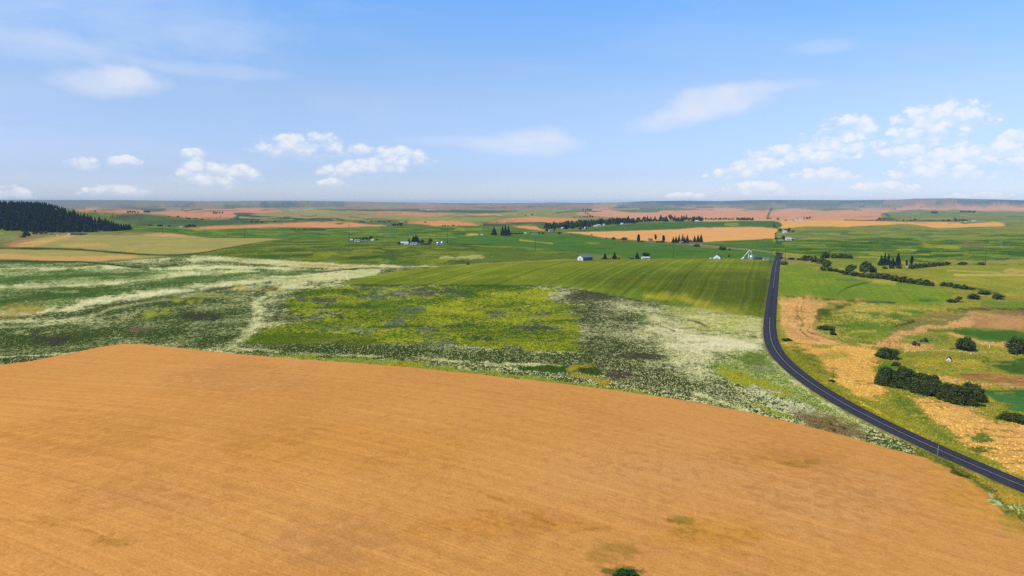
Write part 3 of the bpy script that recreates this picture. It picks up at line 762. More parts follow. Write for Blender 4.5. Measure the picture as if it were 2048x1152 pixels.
stroke([(700, 571), (900, 571.5), (1100, 574), (1200, 588), (1290, 604)], 1.6, (52, 72, 28), nz=0.6)
# ---- ripe wheat in front
poly([(0, 733), (150, 707), (215, 694), (270, 690), (330, 695.5), (450, 708.5), (600, 722), (800, 737), (1100, 769), (1300, 795), (1500, 830), (1700, 880), (1790, 906), (1850, 921), (1900, 940), (1960, 976), (2010, 1020), (2060, 1062), (2300, 1260), (2600, 2600), (-1500, 2600), (-1500, 1100), (-900, 800)], WHEAT, (206, 145, 78), 0.42, row=0.45, rot=-62, rfreq=2.2, grain=0.42, nz=0.8, bumpy=0.05, fid=1, lift=0.8, k=3)
for (x, y, rx, ry, c, a) in ((470, 760, 160, 40, (214, 156, 92), 0.6), (1300, 960, 220, 60, (214, 158, 96), 0.6), (1650, 1010, 150, 60, (216, 160, 100), 0.6), (300, 1010, 160, 40, (204, 142, 88), 0.5), (1550, 920, 140, 22, (204, 142, 68), 0.4),
                            (700, 900, 260, 50, (206, 142, 60), 0.5), (1960, 1000, 90, 40, (212, 156, 60), 0.7), (1000, 1060, 180, 22, (204, 138, 56), 0.6), (1420, 1080, 110, 24, (204, 146, 44), 0.7), (650, 1090, 120, 40, (206, 150, 94), 0.5), (130, 880, 200, 40, (206, 144, 70), 0.5), (1900, 950, 70, 14, (218, 164, 72), 0.6)):
    ell(x, y, rx, ry, c, a=a * 0.8, soft=ry * 1.8, nz=ry * 0.8)
for (x, y, rx, ry, c, a) in ((1360, 1052, 26, 6, (146, 128, 40), 0.7), (1375, 1074, 30, 7, (140, 126, 40), 0.7), (1225, 1118, 50, 18, (156, 128, 48), 0.55), (230, 1092, 50, 8, (164, 122, 52), 0.6), (120, 1050, 60, 8, (182, 128, 58), 0.5), (2030, 1060, 30, 20, (168, 150, 46), 0.6), (1600, 935, 40, 8, (176, 132, 50), 0.6), (1250, 1154, 42, 9, (104, 104, 38), 0.8)):
    ell(x, y, rx, ry, c, a=a, soft=ry * 1.4, nz=ry * 1.2)
for q in ([(960, 992), (1040, 1030), (1110, 1060)], [(0, 1030), (100, 1058), (220, 1092)], [(1140, 1075), (1180, 1068), (1220, 1066)]):
    stroke(q, 4, (176, 118, 48), nz=3, soft=5, a=0.6)
stroke([(1835, 900), (1880, 926), (1930, 950), (1985, 985), (2040, 1030), (2100, 1080)], 22, (96, 104, 36), (150, 140, 60), 0.35, grain=0.6, bumpy=1.0, nz=6, soft=5)
stroke([(1900, 930), (1960, 958), (2048, 1000)], 9, (62, 80, 26), nz=6, soft=4)
stroke([(1985, 995), (2020, 1020), (2060, 1055)], 8, (120, 134, 66), FLOWER, 0.5, nz=6, soft=4)
ROAD_PX = [(1700, 500.5), (1640, 500.5), (1600, 501), (1575, 503), (1560, 506), (1554, 512), (1553, 524), (1551, 540), (1548, 565), (1544, 595), (1539.5, 628), (1536.5, 655), (1536.5, 680), (1544, 700), (1562, 722), (1598, 754), (1648, 788), (1698, 818), (1760, 848.5), (1823, 877.5), (1874, 900), (1946, 934), (2048, 977), (2150, 1018), (2300, 1075)]
ROAD_PX = ROAD_PX[4:]


def road_line():
    w = unproject([p[0] for p in ROAD_PX], [p[1] for p in ROAD_PX])[:, :2]
    for _ in range(3):
        w[1:-1] = w[1:-1] * 0.5 + (w[:-2] + w[2:]) * 0.25
    c = catmull(w, False, 10)
    seg = np.hypot(*np.diff(c, axis=0).T)
    s = np.concatenate([[0], np.cumsum(seg)])
    n = int(s[-1] / 2.0)
    t = np.linspace(0, s[-1], n)
    return np.stack([np.interp(t, s, c[:, 0]), np.interp(t, s, c[:, 1])], 1), t


RL, RT = road_line()
for _ in range(12):
    RL[1:-1] = RL[1:-1] * 0.5 + (RL[:-2] + RL[2:]) * 0.25
run_ops()
# the gravel shoulder along the road, in metres on the ground
near = np.nonzero((GX > 60) & (GX < 420) & (GY > 20) & (GY < 1000))[0]
dm = np.full(len(near), 1e9)
for j in range(0, len(RL), 2):
    np.minimum(dm, (GX[near] - RL[j, 0]) ** 2 + (GY[near] - RL[j, 1]) ** 2, out=dm)
dm = np.sqrt(dm)
en = fbm(GX[near] / 2.5, GY[near] / 2.5, 3, 9)
wt = (1 - sstep(3.5, 5.0, dm + 3.2 * (en - 0.5))) * 0.6
C_BASE[near] += (alb((118, 112, 66)) - C_BASE[near]) * wt[:, None]
C_ALT[near] += (alb((120, 112, 66)) - C_ALT[near]) * wt[:, None]
COVER[near] += (0.4 - COVER[near]) * wt
ROW[near] *= 1 - wt
flat = 1 - sstep(4.0, 8.0, dm)
LIFT[near] *= 1 - flat
BUMPY[near] *= 1 - flat * 0.9
GZ[near] -= 0.12 * flat

# crops stand a little above the soil; rough growth is uneven
fine = 0.5 * fbm(GX / 1.7, GY / 1.7, 2, 41) + 0.5 * fbm(GX / 6.0, GY / 6.0, 2, 43)
GZ = GZ + LIFT + BUMPY * (fine - 0.5) * 1.5


# ------------------------------------------------------------------ tufts: plants of the meadow and the rough ground, as small upright sprays
def tufts(n, pick, seed, wid, hgt, flower):
    rs = np.random.default_rng(seed)
    sel = np.nonzero(pick)[0]
    i = rs.choice(sel, n)
    D = np.hypot(GX[i], GY[i])
    x = GX[i] + rs.normal(0, 1, n) * D * 0.0016
    y = GY[i] + rs.normal(0, 1, n) * D * 0.004
    z = terrain(x, y) + (GZ[i] - terrain(GX[i], GY[i])) - 0.06
    pick_f = rs.uniform(0, 1, n) < COVER[i] * flower
    col = np.where(pick_f[:, None], C_ALT[i], C_BASE[i]) * np.where(pick_f, rs.uniform(0.68, 1.04, n), rs.uniform(0.8, 1.25, n))[:, None]
    a = rs.uniform(0, math.pi, n)
    w = rs.uniform(*wid, n) * 0.5
    h = rs.uniform(*hgt, n)
    dx, dy = np.cos(a) * w, np.sin(a) * w
    lx, ly = rs.normal(0, 0.25, n) * h, rs.normal(0, 0.25, n) * h
    # a low leaning mound: four base corners and a tip
    V = np.stack([np.stack([x - dx, y - dy, z], 1), np.stack([x + dy, y - dx, z], 1), np.stack([x + dx, y + dy, z], 1), np.stack([x - dy, y + dx, z], 1), np.stack([x + lx, y + ly, z + h], 1)], 1)
    cen = V[:, :4].mean(1, keepdims=True)
    N = V - cen
    N[:, :4, 2] += 0.55 * w[:, None]
    N[:, 4] = (0, 0, 1)
    N[:, 4, :2] += rs.normal(0, 0.25, (n, 2))
    N /= np.maximum(np.linalg.norm(N, axis=2, keepdims=True), 1e-6)
    F = (np.arange(n)[:, None, None] * 5 + np.array([(0, 1, 4), (1, 2, 4), (2, 3, 4), (3, 0, 4)])[None]).reshape(-1, 3)
    return V.reshape(-1, 3), F, np.repeat(col, 5, 0), N.reshape(-1, 3)


# ------------------------------------------------------------------ materials
def field_material():
    m = bpy.data.materials.new("fields")
    m.use_nodes = True
    T = NT(m.node_tree)
    T.n.clear()
    out = T.new('ShaderNodeOutputMaterial')
    b = T.new('ShaderNodeBsdfPrincipled')
    T.l.new(b.outputs[0], out.inputs[0])
    b.inputs['Roughness'].default_value = 0.95
    b.inputs['Specular IOR Level'].default_value = 0.0
    tc = T.new('ShaderNodeTexCoord')
    P = tc.outputs['Object']

    def attr(n):
        return T.new('ShaderNodeAttribute', attribute_name=n)
    base, alt, par, rowc = attr('cbase').outputs[0], attr('calt').outputs[0], attr('par'), attr('rowc').outputs[2]
    sp = T.new('ShaderNodeSeparateXYZ')
    T.l.new(par.outputs[1], sp.inputs[0])
    thr, row, grain = sp.outputs
    big = T.noise(P, 0.018, 9.0, 0.72)
    clump = T.noise(P, 0.55, 3.0, 0.6, dist=0.4)
    n = T.math('ADD', T.math('MULTIPLY', big, 0.55), T.math('MULTIPLY', clump, 0.45))
    mask = T.ramp(n, T.math('SUBTRACT', thr, 0.06), T.math('ADD', thr, 0.06))
    col = T.mix(mask, base, alt)
    # slow drift of tone across a field
    slow = T.noise(P, 0.006, 3.0, 0.5)
    val = T.math('ADD', 0.90, T.math('MULTIPLY', slow, 0.20))
    # sown rows and tramlines
    r1 = T.noise(None, 1.0, 3.0, 0.65, dim='1D', w=rowc)
    r2_ = T.noise(None, 0.17, 2.0, 0.6, dim='1D', w=rowc)
    r1 = T.math('ADD', T.math('MULTIPLY', r1, 0.6), T.math('MULTIPLY', r2_, 0.4))
    wav = T.noise(P, 0.05, 2.0, 0.5)
    rr = T.math('MULTIPLY', T.math('SUBTRACT', r1, 0.5), T.math('MULTIPLY', row, T.math('ADD', 0.4, T.math('MULTIPLY', wav, 2.2))))
    fine = T.noise(P, 2.6, 2.0, 0.6)
    fine2 = T.noise(P, 0.9, 3.0, 0.6)
    gg = T.math('ADD', T.math('MULTIPLY', T.math('SUBTRACT', fine, 0.5), 1.6), T.math('MULTIPLY', T.math('SUBTRACT', fine2, 0.5), T.math('MULTIPLY', grain, 0.9)))
    val = T.math('MULTIPLY', val, T.math('ADD', 1.0, T.math('ADD', rr, T.math('MULTIPLY', gg, grain))))
    val = T.math('MAXIMUM', val, 0.15)
    cv = T.new('ShaderNodeVectorMath', operation='SCALE')
    T.l.new(col, cv.inputs[0])
    T.l.new(val, cv.inputs[3])
    T.l.new(cv.outputs[0], b.inputs['Base Color'])
    bump = T.new('ShaderNodeBump')
    bump.inputs['Strength'].default_value = 0.5
    bump.inputs['Distance'].default_value = 0.35
    T.l.new(T.math('MULTIPLY', T.math('ADD', fine, T.math('MULTIPLY', clump, T.math('MULTIPLY', grain, 0.9))), grain), bump.inputs['Height'])
    T.l.new(bump.outputs[0], b.inputs['Normal'])
    return m


def simple_mat(name, c, rough=0.8, metal=0.0, var=0.12, scale=1.5, spec=0.3, raw=False):
    m = bpy.data.materials.new(name)
    m.use_nodes = True
    T = NT(m.node_tree)
    b = m.node_tree.nodes['Principled BSDF']
    b.inputs['Roughness'].default_value = rough
    b.inputs['Metallic'].default_value = metal
    b.inputs['Specular IOR Level'].default_value = spec
    tc = T.new('ShaderNodeTexCoord')
    n = T.noise(tc.outputs['Object'], scale, 5.0, 0.65)
    a = tuple(float(x) for x in (np.array(c) if raw else alb(c)))
    lo = tuple(x * (1 - var) for x in a)
    hi = tuple(min(x * (1 + var), 0.95) for x in a)
    T.l.new(T.mix(T.ramp(n, 0.3, 0.7), lo, hi), b.inputs['Base Color'])
    return m


def leaf_material(name, dark, light):
    m = bpy.data.materials.new(name)
    m.use_nodes = True
    T = NT(m.node_tree)
    b = m.node_tree.nodes['Principled BSDF']
    b.inputs['Roughness'].default_value = 0.7
    b.inputs['Specular IOR Level'].default_value = 0.04
    tc = T.new('ShaderNodeTexCoord')
    info = T.new('ShaderNodeObjectInfo')
    geo = T.new('ShaderNodeNewGeometry')
    n = T.noise(tc.outputs['Object'], 6.0, 4.0, 0.6)
    k = T.math('ADD', T.math('MULTIPLY', n, 0.6), T.math('MULTIPLY', geo.outputs['Random Per Island'], 0.4))
    col = T.mix(T.ramp(k, 0.25, 0.75), tuple(dark), tuple(light))
    hue = T.new('ShaderNodeHueSaturation')
    hue.inputs['Hue'].default_value = 0.5
    T.l.new(T.math('ADD', 0.47, T.math('MULTIPLY', info.outputs['Random'], 0.05)), hue.inputs['Hue'])
    T.l.new(T.math('ADD', 0.75, T.math('MULTIPLY', info.outputs['Random'], 0.5)), hue.inputs['Value'])
    T.l.new(col, hue.inputs['Color'])
    T.l.new(hue.outputs[0], b.inputs['Base Color'])
    return m


M = {}
M['field'] = field_material()
M['needle'] = leaf_material('needles', (0.011, 0.025, 0.020), (0.030, 0.052, 0.036))
M['leaf'] = leaf_material('leaves', (0.020, 0.043, 0.012), (0.115, 0.145, 0.036))
M['weed'] = leaf_material('weed leaves', (0.014, 0.048, 0.010), (0.035, 0.095, 0.018))
def tuft_material():
    m = bpy.data.materials.new("tufts")
    m.use_nodes = True
    T = NT(m.node_tree)
    b = m.node_tree.nodes['Principled BSDF']
    b.inputs['Roughness'].default_value = 0.9
    b.inputs['Specular IOR Level'].default_value = 0.0
    n = T.noise(T.new('ShaderNodeTexCoord').outputs['Object'], 0.8, 2.0, 0.5)
    cv = T.new('ShaderNodeVectorMath', operation='SCALE')
    T.l.new(T.new('ShaderNodeAttribute', attribute_name='cbase').outputs[0], cv.inputs[0])
    T.l.new(T.math('ADD', 0.85, T.math('MULTIPLY', n, 0.4)), cv.inputs[3])
    T.l.new(cv.outputs[0], b.inputs['Base Color'])
    return m


M['tuft'] = tuft_material()
M['bark'] = simple_mat('bark', (0.09, 0.065, 0.045), 0.95, raw=True, scale=8, spec=0.0)
M['white'] = simple_mat('white paint', (0.78, 0.78, 0.75), 0.6, raw=True, var=0.06)
M['cream'] = simple_mat('cream paint', (0.62, 0.55, 0.42), 0.7, raw=True, var=0.08)
M['tan'] = simple_mat('tan boards', (0.36, 0.26, 0.16), 0.8, raw=True)
M['steel'] = simple_mat('galvanised steel', (0.55, 0.58, 0.62), 0.35, 0.85, raw=True, var=0.1)
M['roof_grey'] = simple_mat('grey roofing', (0.17, 0.18, 0.19), 0.7, raw=True)
M['roof_green'] = simple_mat('grey green metal roofing', (0.13, 0.19, 0.19), 0.45, raw=True, spec=0.5)
M['roof_dark'] = simple_mat('dark shingles', (0.055, 0.05, 0.055), 0.85, raw=True)
M['roof_red'] = simple_mat('red roofing', (0.26, 0.055, 0.04), 0.7, raw=True)
M['roof_pale'] = simple_mat('pale metal roofing', (0.5, 0.51, 0.52), 0.45, raw=True)
M['glass'] = simple_mat('window glass', (0.03, 0.035, 0.045), 0.15, raw=True, spec=0.6)
M['door'] = simple_mat('door paint', (0.45, 0.46, 0.45), 0.6, raw=True)
M['post'] = simple_mat('weathered pole', (0.075, 0.06, 0.05), 0.9, raw=True, scale=6)
M['postgrey'] = simple_mat('grey weathered pole', (0.26, 0.24, 0.22), 0.9, raw=True, scale=6)
M['rubber'] = simple_mat('rubber', (0.018, 0.018, 0.02), 0.8, raw=True)
M['red'] = simple_mat('red machine paint', (0.30, 0.03, 0.025), 0.45, raw=True, spec=0.5)
M['green'] = simple_mat('green machine paint', (0.025, 0.12, 0.035), 0.45, raw=True, spec=0.5)
M['yellow'] = simple_mat('yellow paint', (0.65, 0.45, 0.05), 0.5, raw=True)
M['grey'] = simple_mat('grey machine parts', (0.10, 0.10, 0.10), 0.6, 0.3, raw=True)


# ------------------------------------------------------------------ object helpers
def props(o, label=None, cat=None, group=None, kind=None):
    if label:
        o['label'] = label
    if cat:
        o['category'] = cat
    if group:
        o['group'] = group
    if kind:
        o['kind'] = kind
    return o


def mesh_np(name, V, F, mats, midx=None, smooth=False):
    """F: (n,4) or (n,3) array of vertex indices"""
    me = bpy.data.meshes.new(name)
    V = np.asarray(V, np.float32)
    F = np.asarray(F, np.int32)
    k = F.shape[1]
    me.vertices.add(len(V))
    me.vertices.foreach_set('co', V.ravel())
    me.loops.add(F.size)
    me.loops.foreach_set('vertex_index', F.ravel())
    me.polygons.add(len(F))
    me.polygons.foreach_set('loop_start', np.arange(0, F.size, k, dtype=np.int32))
    me.polygons.foreach_set('loop_total', np.full(len(F), k, np.int32))
    if midx is not None:
        me.polygons.foreach_set('material_index', np.asarray(midx, np.int32))
    me.update(calc_edges=True)
    me.polygons.foreach_set('use_smooth', np.full(len(F), smooth))
    for m_ in mats:
        me.materials.append(m_)
    return me


def obj(name, me, parent=None, loc=None, scale=None, rotz=None):
    o = bpy.data.objects.new(name, me)
    COL.objects.link(o)
    if parent is not None:
        o.parent = parent
    if loc is not None:
        o.location = loc
    if scale is not None:
        o.scale = scale
    if rotz is not None:
        o.rotation_euler = (0, 0, rotz)
    return o


class MB:
    """collects quads / polygons for one mesh"""
    def __init__(self):
        self.v, self.f = [], []

    def add(self, vs, fs):
        b = len(self.v)
        self.v += [tuple(map(float, p)) for p in vs]
        self.f += [tuple(i + b for i in f) for f in fs]
        return self

    def box(self, x0, x1, y0, y1, z0, z1):
        vs = [(x0, y0, z0), (x1, y0, z0), (x1, y1, z0), (x0, y1, z0), (x0, y0, z1), (x1, y0, z1), (x1, y1, z1), (x0, y1, z1)]
        return self.add(vs, [(0, 3, 2, 1), (4, 5, 6, 7), (0, 1, 5, 4), (1, 2, 6, 5), (2, 3, 7, 6), (3, 0, 4, 7)])

    def prism(self, pts, axis, a, b):
        """pts: outline in the two other axes, extruded from a to b along axis"""
        n = len(pts)

        def mk(p, t):
            return (t, p[0], p[1]) if axis == 0 else (p[0], t, p[1]) if axis == 1 else (p[0], p[1], t)
        vs = [mk(p, a) for p in pts] + [mk(p, b) for p in pts]
        fs = [tuple(range(n))[::-1], tuple(range(n, 2 * n))] + [(i, (i + 1) % n, n + (i + 1) % n, n + i) for i in range(n)]
        return self.add(vs, fs)

    def tube(self, p0, p1, r0, r1=None, n=10):
        r1 = r0 if r1 is None else r1
        p0, p1 = Vector(p0), Vector(p1)
        d = (p1 - p0).normalized()
        a = d.orthogonal().normalized()
        b = d.cross(a)
        vs = []
        for p, r in ((p0, r0), (p1, r1)):
            for i in range(n):
                t = 2 * math.pi * i / n
                vs.append(p + (a * math.cos(t) + b * math.sin(t)) * r)
        fs = [(i, (i + 1) % n, n + (i + 1) % n, n + i) for i in range(n)] + [tuple(range(n))[::-1], tuple(range(n, 2 * n))]
        return self.add(vs, fs)

    def lathe(self, prof, n=24):
        vs = []
        for r, z in prof:
            for i in range(n):
                t = 2 * math.pi * i / n
                vs.append((r * math.cos(t), r * math.sin(t), z))
        fs = []
        for j in range(len(prof) - 1):
            for i in range(n):
                fs.append((j * n + i, j * n + (i + 1) % n, (j + 1) * n + (i + 1) % n, (j + 1) * n + i))
        fs.append(tuple(range(n))[::-1])
        fs.append(tuple(range((len(prof) - 1) * n, len(prof) * n)))
        return self.add(vs, fs)

    def build(self, name, mat, parent=None, smooth=False):
        me = bpy.data.meshes.new(name)
        me.from_pydata(self.v, [], self.f)
        me.update()
        if smooth:
            me.polygons.foreach_set('use_smooth', np.full(len(me.polygons), True))
        me.materials.append(mat)
        return obj(name, me, parent)


def empty(name, loc, rotz=0.0):
    o = bpy.data.objects.new(name, None)
    o.empty_display_size = 0.5
    COL.objects.link(o)
    o.location = loc
    o.rotation_euler = (0, 0, rotz)
    return o


def at(px, py):
    """ground point seen at a photograph pixel and metres per pixel there"""
    w = unproject([px], [py])[0]
    dep = project(w)[2]
    return Vector(w), float(dep / FPX)


# ------------------------------------------------------------------ ground meshes
def build_ground():
    idx = np.arange(NVT).reshape(ND, NA)
    a = idx[:-1]
    b = idx[1:]
    nx = np.roll(np.arange(NA), -1)
    F = np.stack([a.ravel(), a[:, nx].ravel(), b[:, nx].ravel(), b.ravel()], 1)
    # seen from above the fan runs clockwise and inwards; flip so that normals point up
    V = np.stack([GX, GY, GZ], 1)
    p = V[F[5000]]
    nrm = np.cross(p[1] - p[0], p[2] - p[0])
    if nrm[2] < 0:
        F = F[:, ::-1]
    fid = FID[F[:, 0]]
    cv = np.clip(COVER, 0.03, 0.97)
    thr = 0.5 + 0.062 * np.sign(0.5 - cv) * np.sqrt(-np.log(1 - (2 * cv - 1) ** 2) * 1.6)
    par = np.stack([thr, ROW, GRAIN], 1)
    me_full_no = None
    names = {0: ('ground', None, None, 'structure'),
             1: ('wheat_crop', 'ripe golden orange wheat crop filling the whole foreground hill', 'crop', 'stuff'),
             2: ('flowering_meadow', 'dark green meadow flecked and streaked with pale white flowers beyond the wheat', 'meadow', 'stuff'),
             3: ('green_crop', 'smooth light green crop on the rounded field left of the road', 'crop', 'stuff'),
             4: ('young_crop', 'bright green striped crop right of the road beside the dark hedge', 'crop', 'stuff'),
             5: ('pale_crop', 'yellowish green crop with tan streaks beyond the dark hedge on the right', 'crop', 'stuff'),
             6: ('dry_stubble', 'golden dry stubble in patches along the right side of the road', 'stubble', 'stuff'),
             7: ('bare_soil', 'reddish brown tilled strips near the right edge by the lone trees', 'soil', 'stuff'),
             8: ('green_plots', 'flat dark green plots at the right edge among the brown strips', 'crop', 'stuff')}
    remap = np.zeros(NVT, np.int64)
    # shared normals so that no seam shows between neighbouring sheets
    me0 = mesh_np('tmp', V, F, [], smooth=True)
    vn = np.zeros(NVT * 3, np.float32)
    me0.vertex_normals.foreach_get('vector', vn)
    vn = vn.reshape(-1, 3)
    bpy.data.meshes.remove(me0)
    for k, (nm, label, cat, kind) in names.items():
        f = F[fid == k]
        if not len(f):
            continue
        used = np.unique(f)
        remap[used] = np.arange(len(used))
        me = mesh_np(nm, V[used], remap[f], [M['field']], smooth=True)
        for an, arr in (('cbase', C_BASE), ('calt', C_ALT)):
            at_ = me.attributes.new(an, 'FLOAT_COLOR', 'POINT')
            at_.data.foreach_set('color', np.concatenate([arr[used], np.ones((len(used), 1))], 1).astype(np.float32).ravel())
        at_ = me.attributes.new('par', 'FLOAT_VECTOR', 'POINT')
        at_.data.foreach_set('vector', par[used].astype(np.float32).ravel())
        at_ = me.attributes.new('rowc', 'FLOAT', 'POINT')
        at_.data.foreach_set('value', ROWC[used].astype(np.float32))
        me.normals_split_custom_set_from_vertices([tuple(x) for x in vn[used].tolist()])
        o = obj(nm, me)
        props(o, label, cat, None, kind)


build_ground()


near_road = np.zeros(NVT, bool)
near_road[near[dm < 4.6]] = True
inview = (np.abs(AZ.ravel()) < rad(44)) & (GV > 118) & (GV < 900)
for nm, label, n_, pk, sd, wd, hg, fl in (
        ('flowering_weeds', 'pale flowering weed plants standing up out of the dark meadow', 100000, inview & (FID == 2) & ~near_road, 3, (0.25, 0.75), (0.14, 0.38), 1.15),
        ('rough_grass', 'tufts of rough yellow and green grass right of the road and along its verges', 60000, inview & ((FID == 0) | ((FID == 6) & (_hash(GX * 10, GY * 10, 4) < 0.22))) & (GX > 40) & (GV > 140) & ~near_road, 4, (0.4, 1.1), (0.12, 0.4), 0.8)):
    V_, F_, c_, nn_ = tufts(n_, pk, sd, wd, hg, fl)
    me_ = mesh_np(nm, V_, F_, [M['tuft']])
    a_ = me_.attributes.new('cbase', 'FLOAT_COLOR', 'POINT')
    a_.data.foreach_set('color', np.concatenate([c_, np.ones((len(c_), 1))], 1).astype(np.float32).ravel())
    me_.polygons.foreach_set('use_smooth', np.full(len(F_), True))
    me_.normals_split_custom_set_from_vertices([tuple(q_) for q_ in nn_.tolist()])
    props(obj(nm, me_), label, 'weeds' if sd == 3 else 'grass', None, 'stuff')


# ------------------------------------------------------------------ road
def road_material():
    m = bpy.data.materials.new("chip seal asphalt")
    m.use_nodes = True
    T = NT(m.node_tree)
    b = m.node_tree.nodes['Principled BSDF']
    b.inputs['Roughness'].default_value = 0.9
    b.inputs['Specular IOR Level'].default_value = 0.04
    tc = T.new('ShaderNodeTexCoord')
    uv = T.new('ShaderNodeAttribute', attribute_name='across').outputs[2]
    n = T.noise(tc.outputs['Object'], 0.35, 6.0, 0.65)
    f = T.noise(tc.outputs['Object'], 6.0, 2.0, 0.6)
    ab = T.math('ABSOLUTE', uv)
    lane = T.math('ABSOLUTE', T.math('SUBTRACT', ab, 0.5))
    worn = T.ramp(lane, 0.33, 0.18)
    col = T.mix(T.ramp(n, 0.3, 0.7), (0.025, 0.025, 0.033), (0.041, 0.040, 0.049))
    col = T.mix(T.math('MULTIPLY', worn, 0.4), col, (0.055, 0.053, 0.064))
    cv = T.new('ShaderNodeVectorMath', operation='SCALE')
    T.l.new(col, cv.inputs[0])
    T.l.new(T.math('ADD', 0.8, T.math('MULTIPLY', f, 0.4)), cv.inputs[3])
    T.l.new(cv.outputs[0], b.inputs['Base Color'])
    return m


def ribbon(name, offs, dz, mat, s0=None, s1=None):
    sel = np.ones(len(RL), bool)
    if s0 is not None:
        sel = (RT >= s0) & (RT <= s1)
    L = RL[sel]
    tan = np.gradient(L, axis=0)
    tan /= np.maximum(np.hypot(tan[:, 0], tan[:, 1])[:, None], 1e-6)
    nor = np.stack([tan[:, 1], -tan[:, 0]], 1)
    zc = terrain(L[:, 0], L[:, 1])
    k = len(offs)
    V, ac = [], []
    for o_, z_ in offs:
        p = L + nor * o_
        V.append(np.stack([p[:, 0], p[:, 1], zc + z_ + dz], 1))
        ac.append(np.full(len(L), o_ / 3.5))
    V = np.stack(V, 1).reshape(-1, 3)
    ac = np.stack(ac, 1).ravel()
    F = []
    for i in range(len(L) - 1):
        for j in range(k - 1):
            F.append((i * k + j, i * k + j + 1, (i + 1) * k + j + 1, (i + 1) * k + j))
    F = np.array(F)
    p = V[F[0]]
    if np.cross(p[1] - p[0], p[2] - p[0])[2] < 0:
        F = F[:, ::-1]
    me = mesh_np(name, V, F, [mat], smooth=False)
    at_ = me.attributes.new('across', 'FLOAT', 'POINT')
    at_.data.foreach_set('value', ac.astype(np.float32))
    return props(obj(name, me), kind='structure')


ribbon('road', [(-3.2, -0.3), (-3.1, 0.08), (-1.6, 0.14), (0, 0.17), (1.6, 0.14), (3.1, 0.08), (3.2, -0.3)], 0.05, road_material())
# the centre line: painted near and far, with the short unpainted stretch of the photograph between
M['line'] = simple_mat('faded yellow road paint', (0.30, 0.26, 0.19), 0.8, raw=True, var=0.3, scale=3)


def s_of(px, py):
    w = unproject([px], [py])[0]
    return RT[np.argmin((RL[:, 0] - w[0]) ** 2 + (RL[:, 1] - w[1]) ** 2)]


ribbon('road_marking', [(-0.09, 0), (0.09, 0)], 0.25, M['line'], s_of(1553, 520), s_of(1546, 576))
ribbon('road_marking', [(-0.10, 0), (0.10, 0)], 0.25, M['line'], s_of(1538, 635), RT[-1])

# ------------------------------------------------------------------ plants
rng = np.random.default_rng(7)


def quads(cent, nor, size, rs):
    """leaf sprays: one quad per centre, facing nor, turned at random"""
    n = len(cent)
    r = rs.normal(size=(n, 3))
    t = np.cross(nor, r)
    t /= np.maximum(np.linalg.norm(t, axis=1)[:, None], 1e-6)
    b = np.cross(nor, t)
    b /= np.maximum(np.linalg.norm(b, axis=1)[:, None], 1e-6)
    s = np.asarray(size).reshape(-1, 1)
    asp = rs.uniform(0.55, 1.0, (n, 1))
    V = np.stack([cent - t * s - b * s * asp * 0.6, cent + t * s * 0.7 - b * s * asp, cent + t * s + b * s * asp * 0.6, cent - t * s * 0.6 + b * s * asp], 1).reshape(-1, 3)
    return V, np.arange(4 * n).reshape(n, 4)


def crown_mesh(name, lobes, n, size, seed, mat, nz=0.8):
    rs = np.random.default_rng(seed)
    vol = np.array([l[3] * l[4] * l[5] for l in lobes]) ** 0.67
    pick = rs.choice(len(lobes), n, p=vol / vol.sum())
    L = np.array(lobes)[pick]
    d = rs.normal(size=(n, 3))
    d /= np.linalg.norm(d, axis=1)[:, None]
    rr = rs.uniform(0.45, 1.08, (n, 1)) ** 0.6
    c = L[:, :3] + d * L[:, 3:6] * rr
    c[:, 2] = np.maximum(c[:, 2], 0.012)
    nor = d * 0.8 + rs.normal(size=(n, 3)) * nz
    nor[:, 2] += 0.25
    nor /= np.linalg.norm(nor, axis=1)[:, None]
    V, F = quads(c, nor, size * rs.uniform(0.6, 1.3, n), rs)
    return mesh_np(name, V, F, [mat])


def conifer_crown(name, n, size, seed, mat, base=0.07, slim=0.85):
    rs = np.random.default_rng(seed)
    t = 1 - np.sqrt(rs.uniform(0.0, 1, n))
    t = np.concatenate([t[: int(n * .9)], rs.uniform(0.75, 1.0, n - int(n * .9))])
    ang = rs.uniform(0, 2 * math.pi, n)
    tier = 0.75 + 0.25 * np.sin(t * 46 + rs.uniform(0, 6) + 1.3 * np.sin(ang * 2))
    lob = 0.82 + 0.18 * np.sin(ang * 3 + seed) * np.cos(ang * 5 + t * 9)
    R = 0.5 * (1 - t) ** slim * tier * lob + 0.012
    r = R * rs.uniform(0.25, 1.05, n) ** 0.6
    z = base + (1 - base) * t - 0.05 * r
    c = np.stack([r * np.cos(ang), r * np.sin(ang), z], 1)
    nor = np.stack([np.cos(ang) * 0.5, np.sin(ang) * 0.5, np.full(n, 0.8)], 1) + rs.normal(size=(n, 3)) * 0.5
    nor /= np.linalg.norm(nor, axis=1)[:, None]
    V, F = quads(c, nor, size * rs.uniform(0.6, 1.3, n) * (1.1 - 0.65 * t), rs)
    return mesh_np(name, V, F, [mat])


def trunk_mesh(name, h, r, limbs, seed, mat):
    mb = MB()
    rs = random.Random(seed)
    mb.tube((0, 0, -0.03), (0.01, 0.0, h * 0.5), r, r * 0.75, 7)
    mb.tube((0.01, 0, h * 0.5), (0.0, 0.01, h), r * 0.75, r * 0.25, 7)
    for i in range(limbs):
        a = rs.uniform(0, 6.28)
        z = h * rs.uniform(0.3, 0.75)
        q = rs.uniform(0.16, 0.3)
        mb.tube((0, 0, z), (math.cos(a) * q, math.sin(a) * q, z + rs.uniform(0.1, 0.28)), r * 0.45, r * 0.12, 5)
    me = bpy.data.meshes.new(name)
    me.from_pydata(mb.v, [], mb.f)
    me.materials.append(mat)
    return me


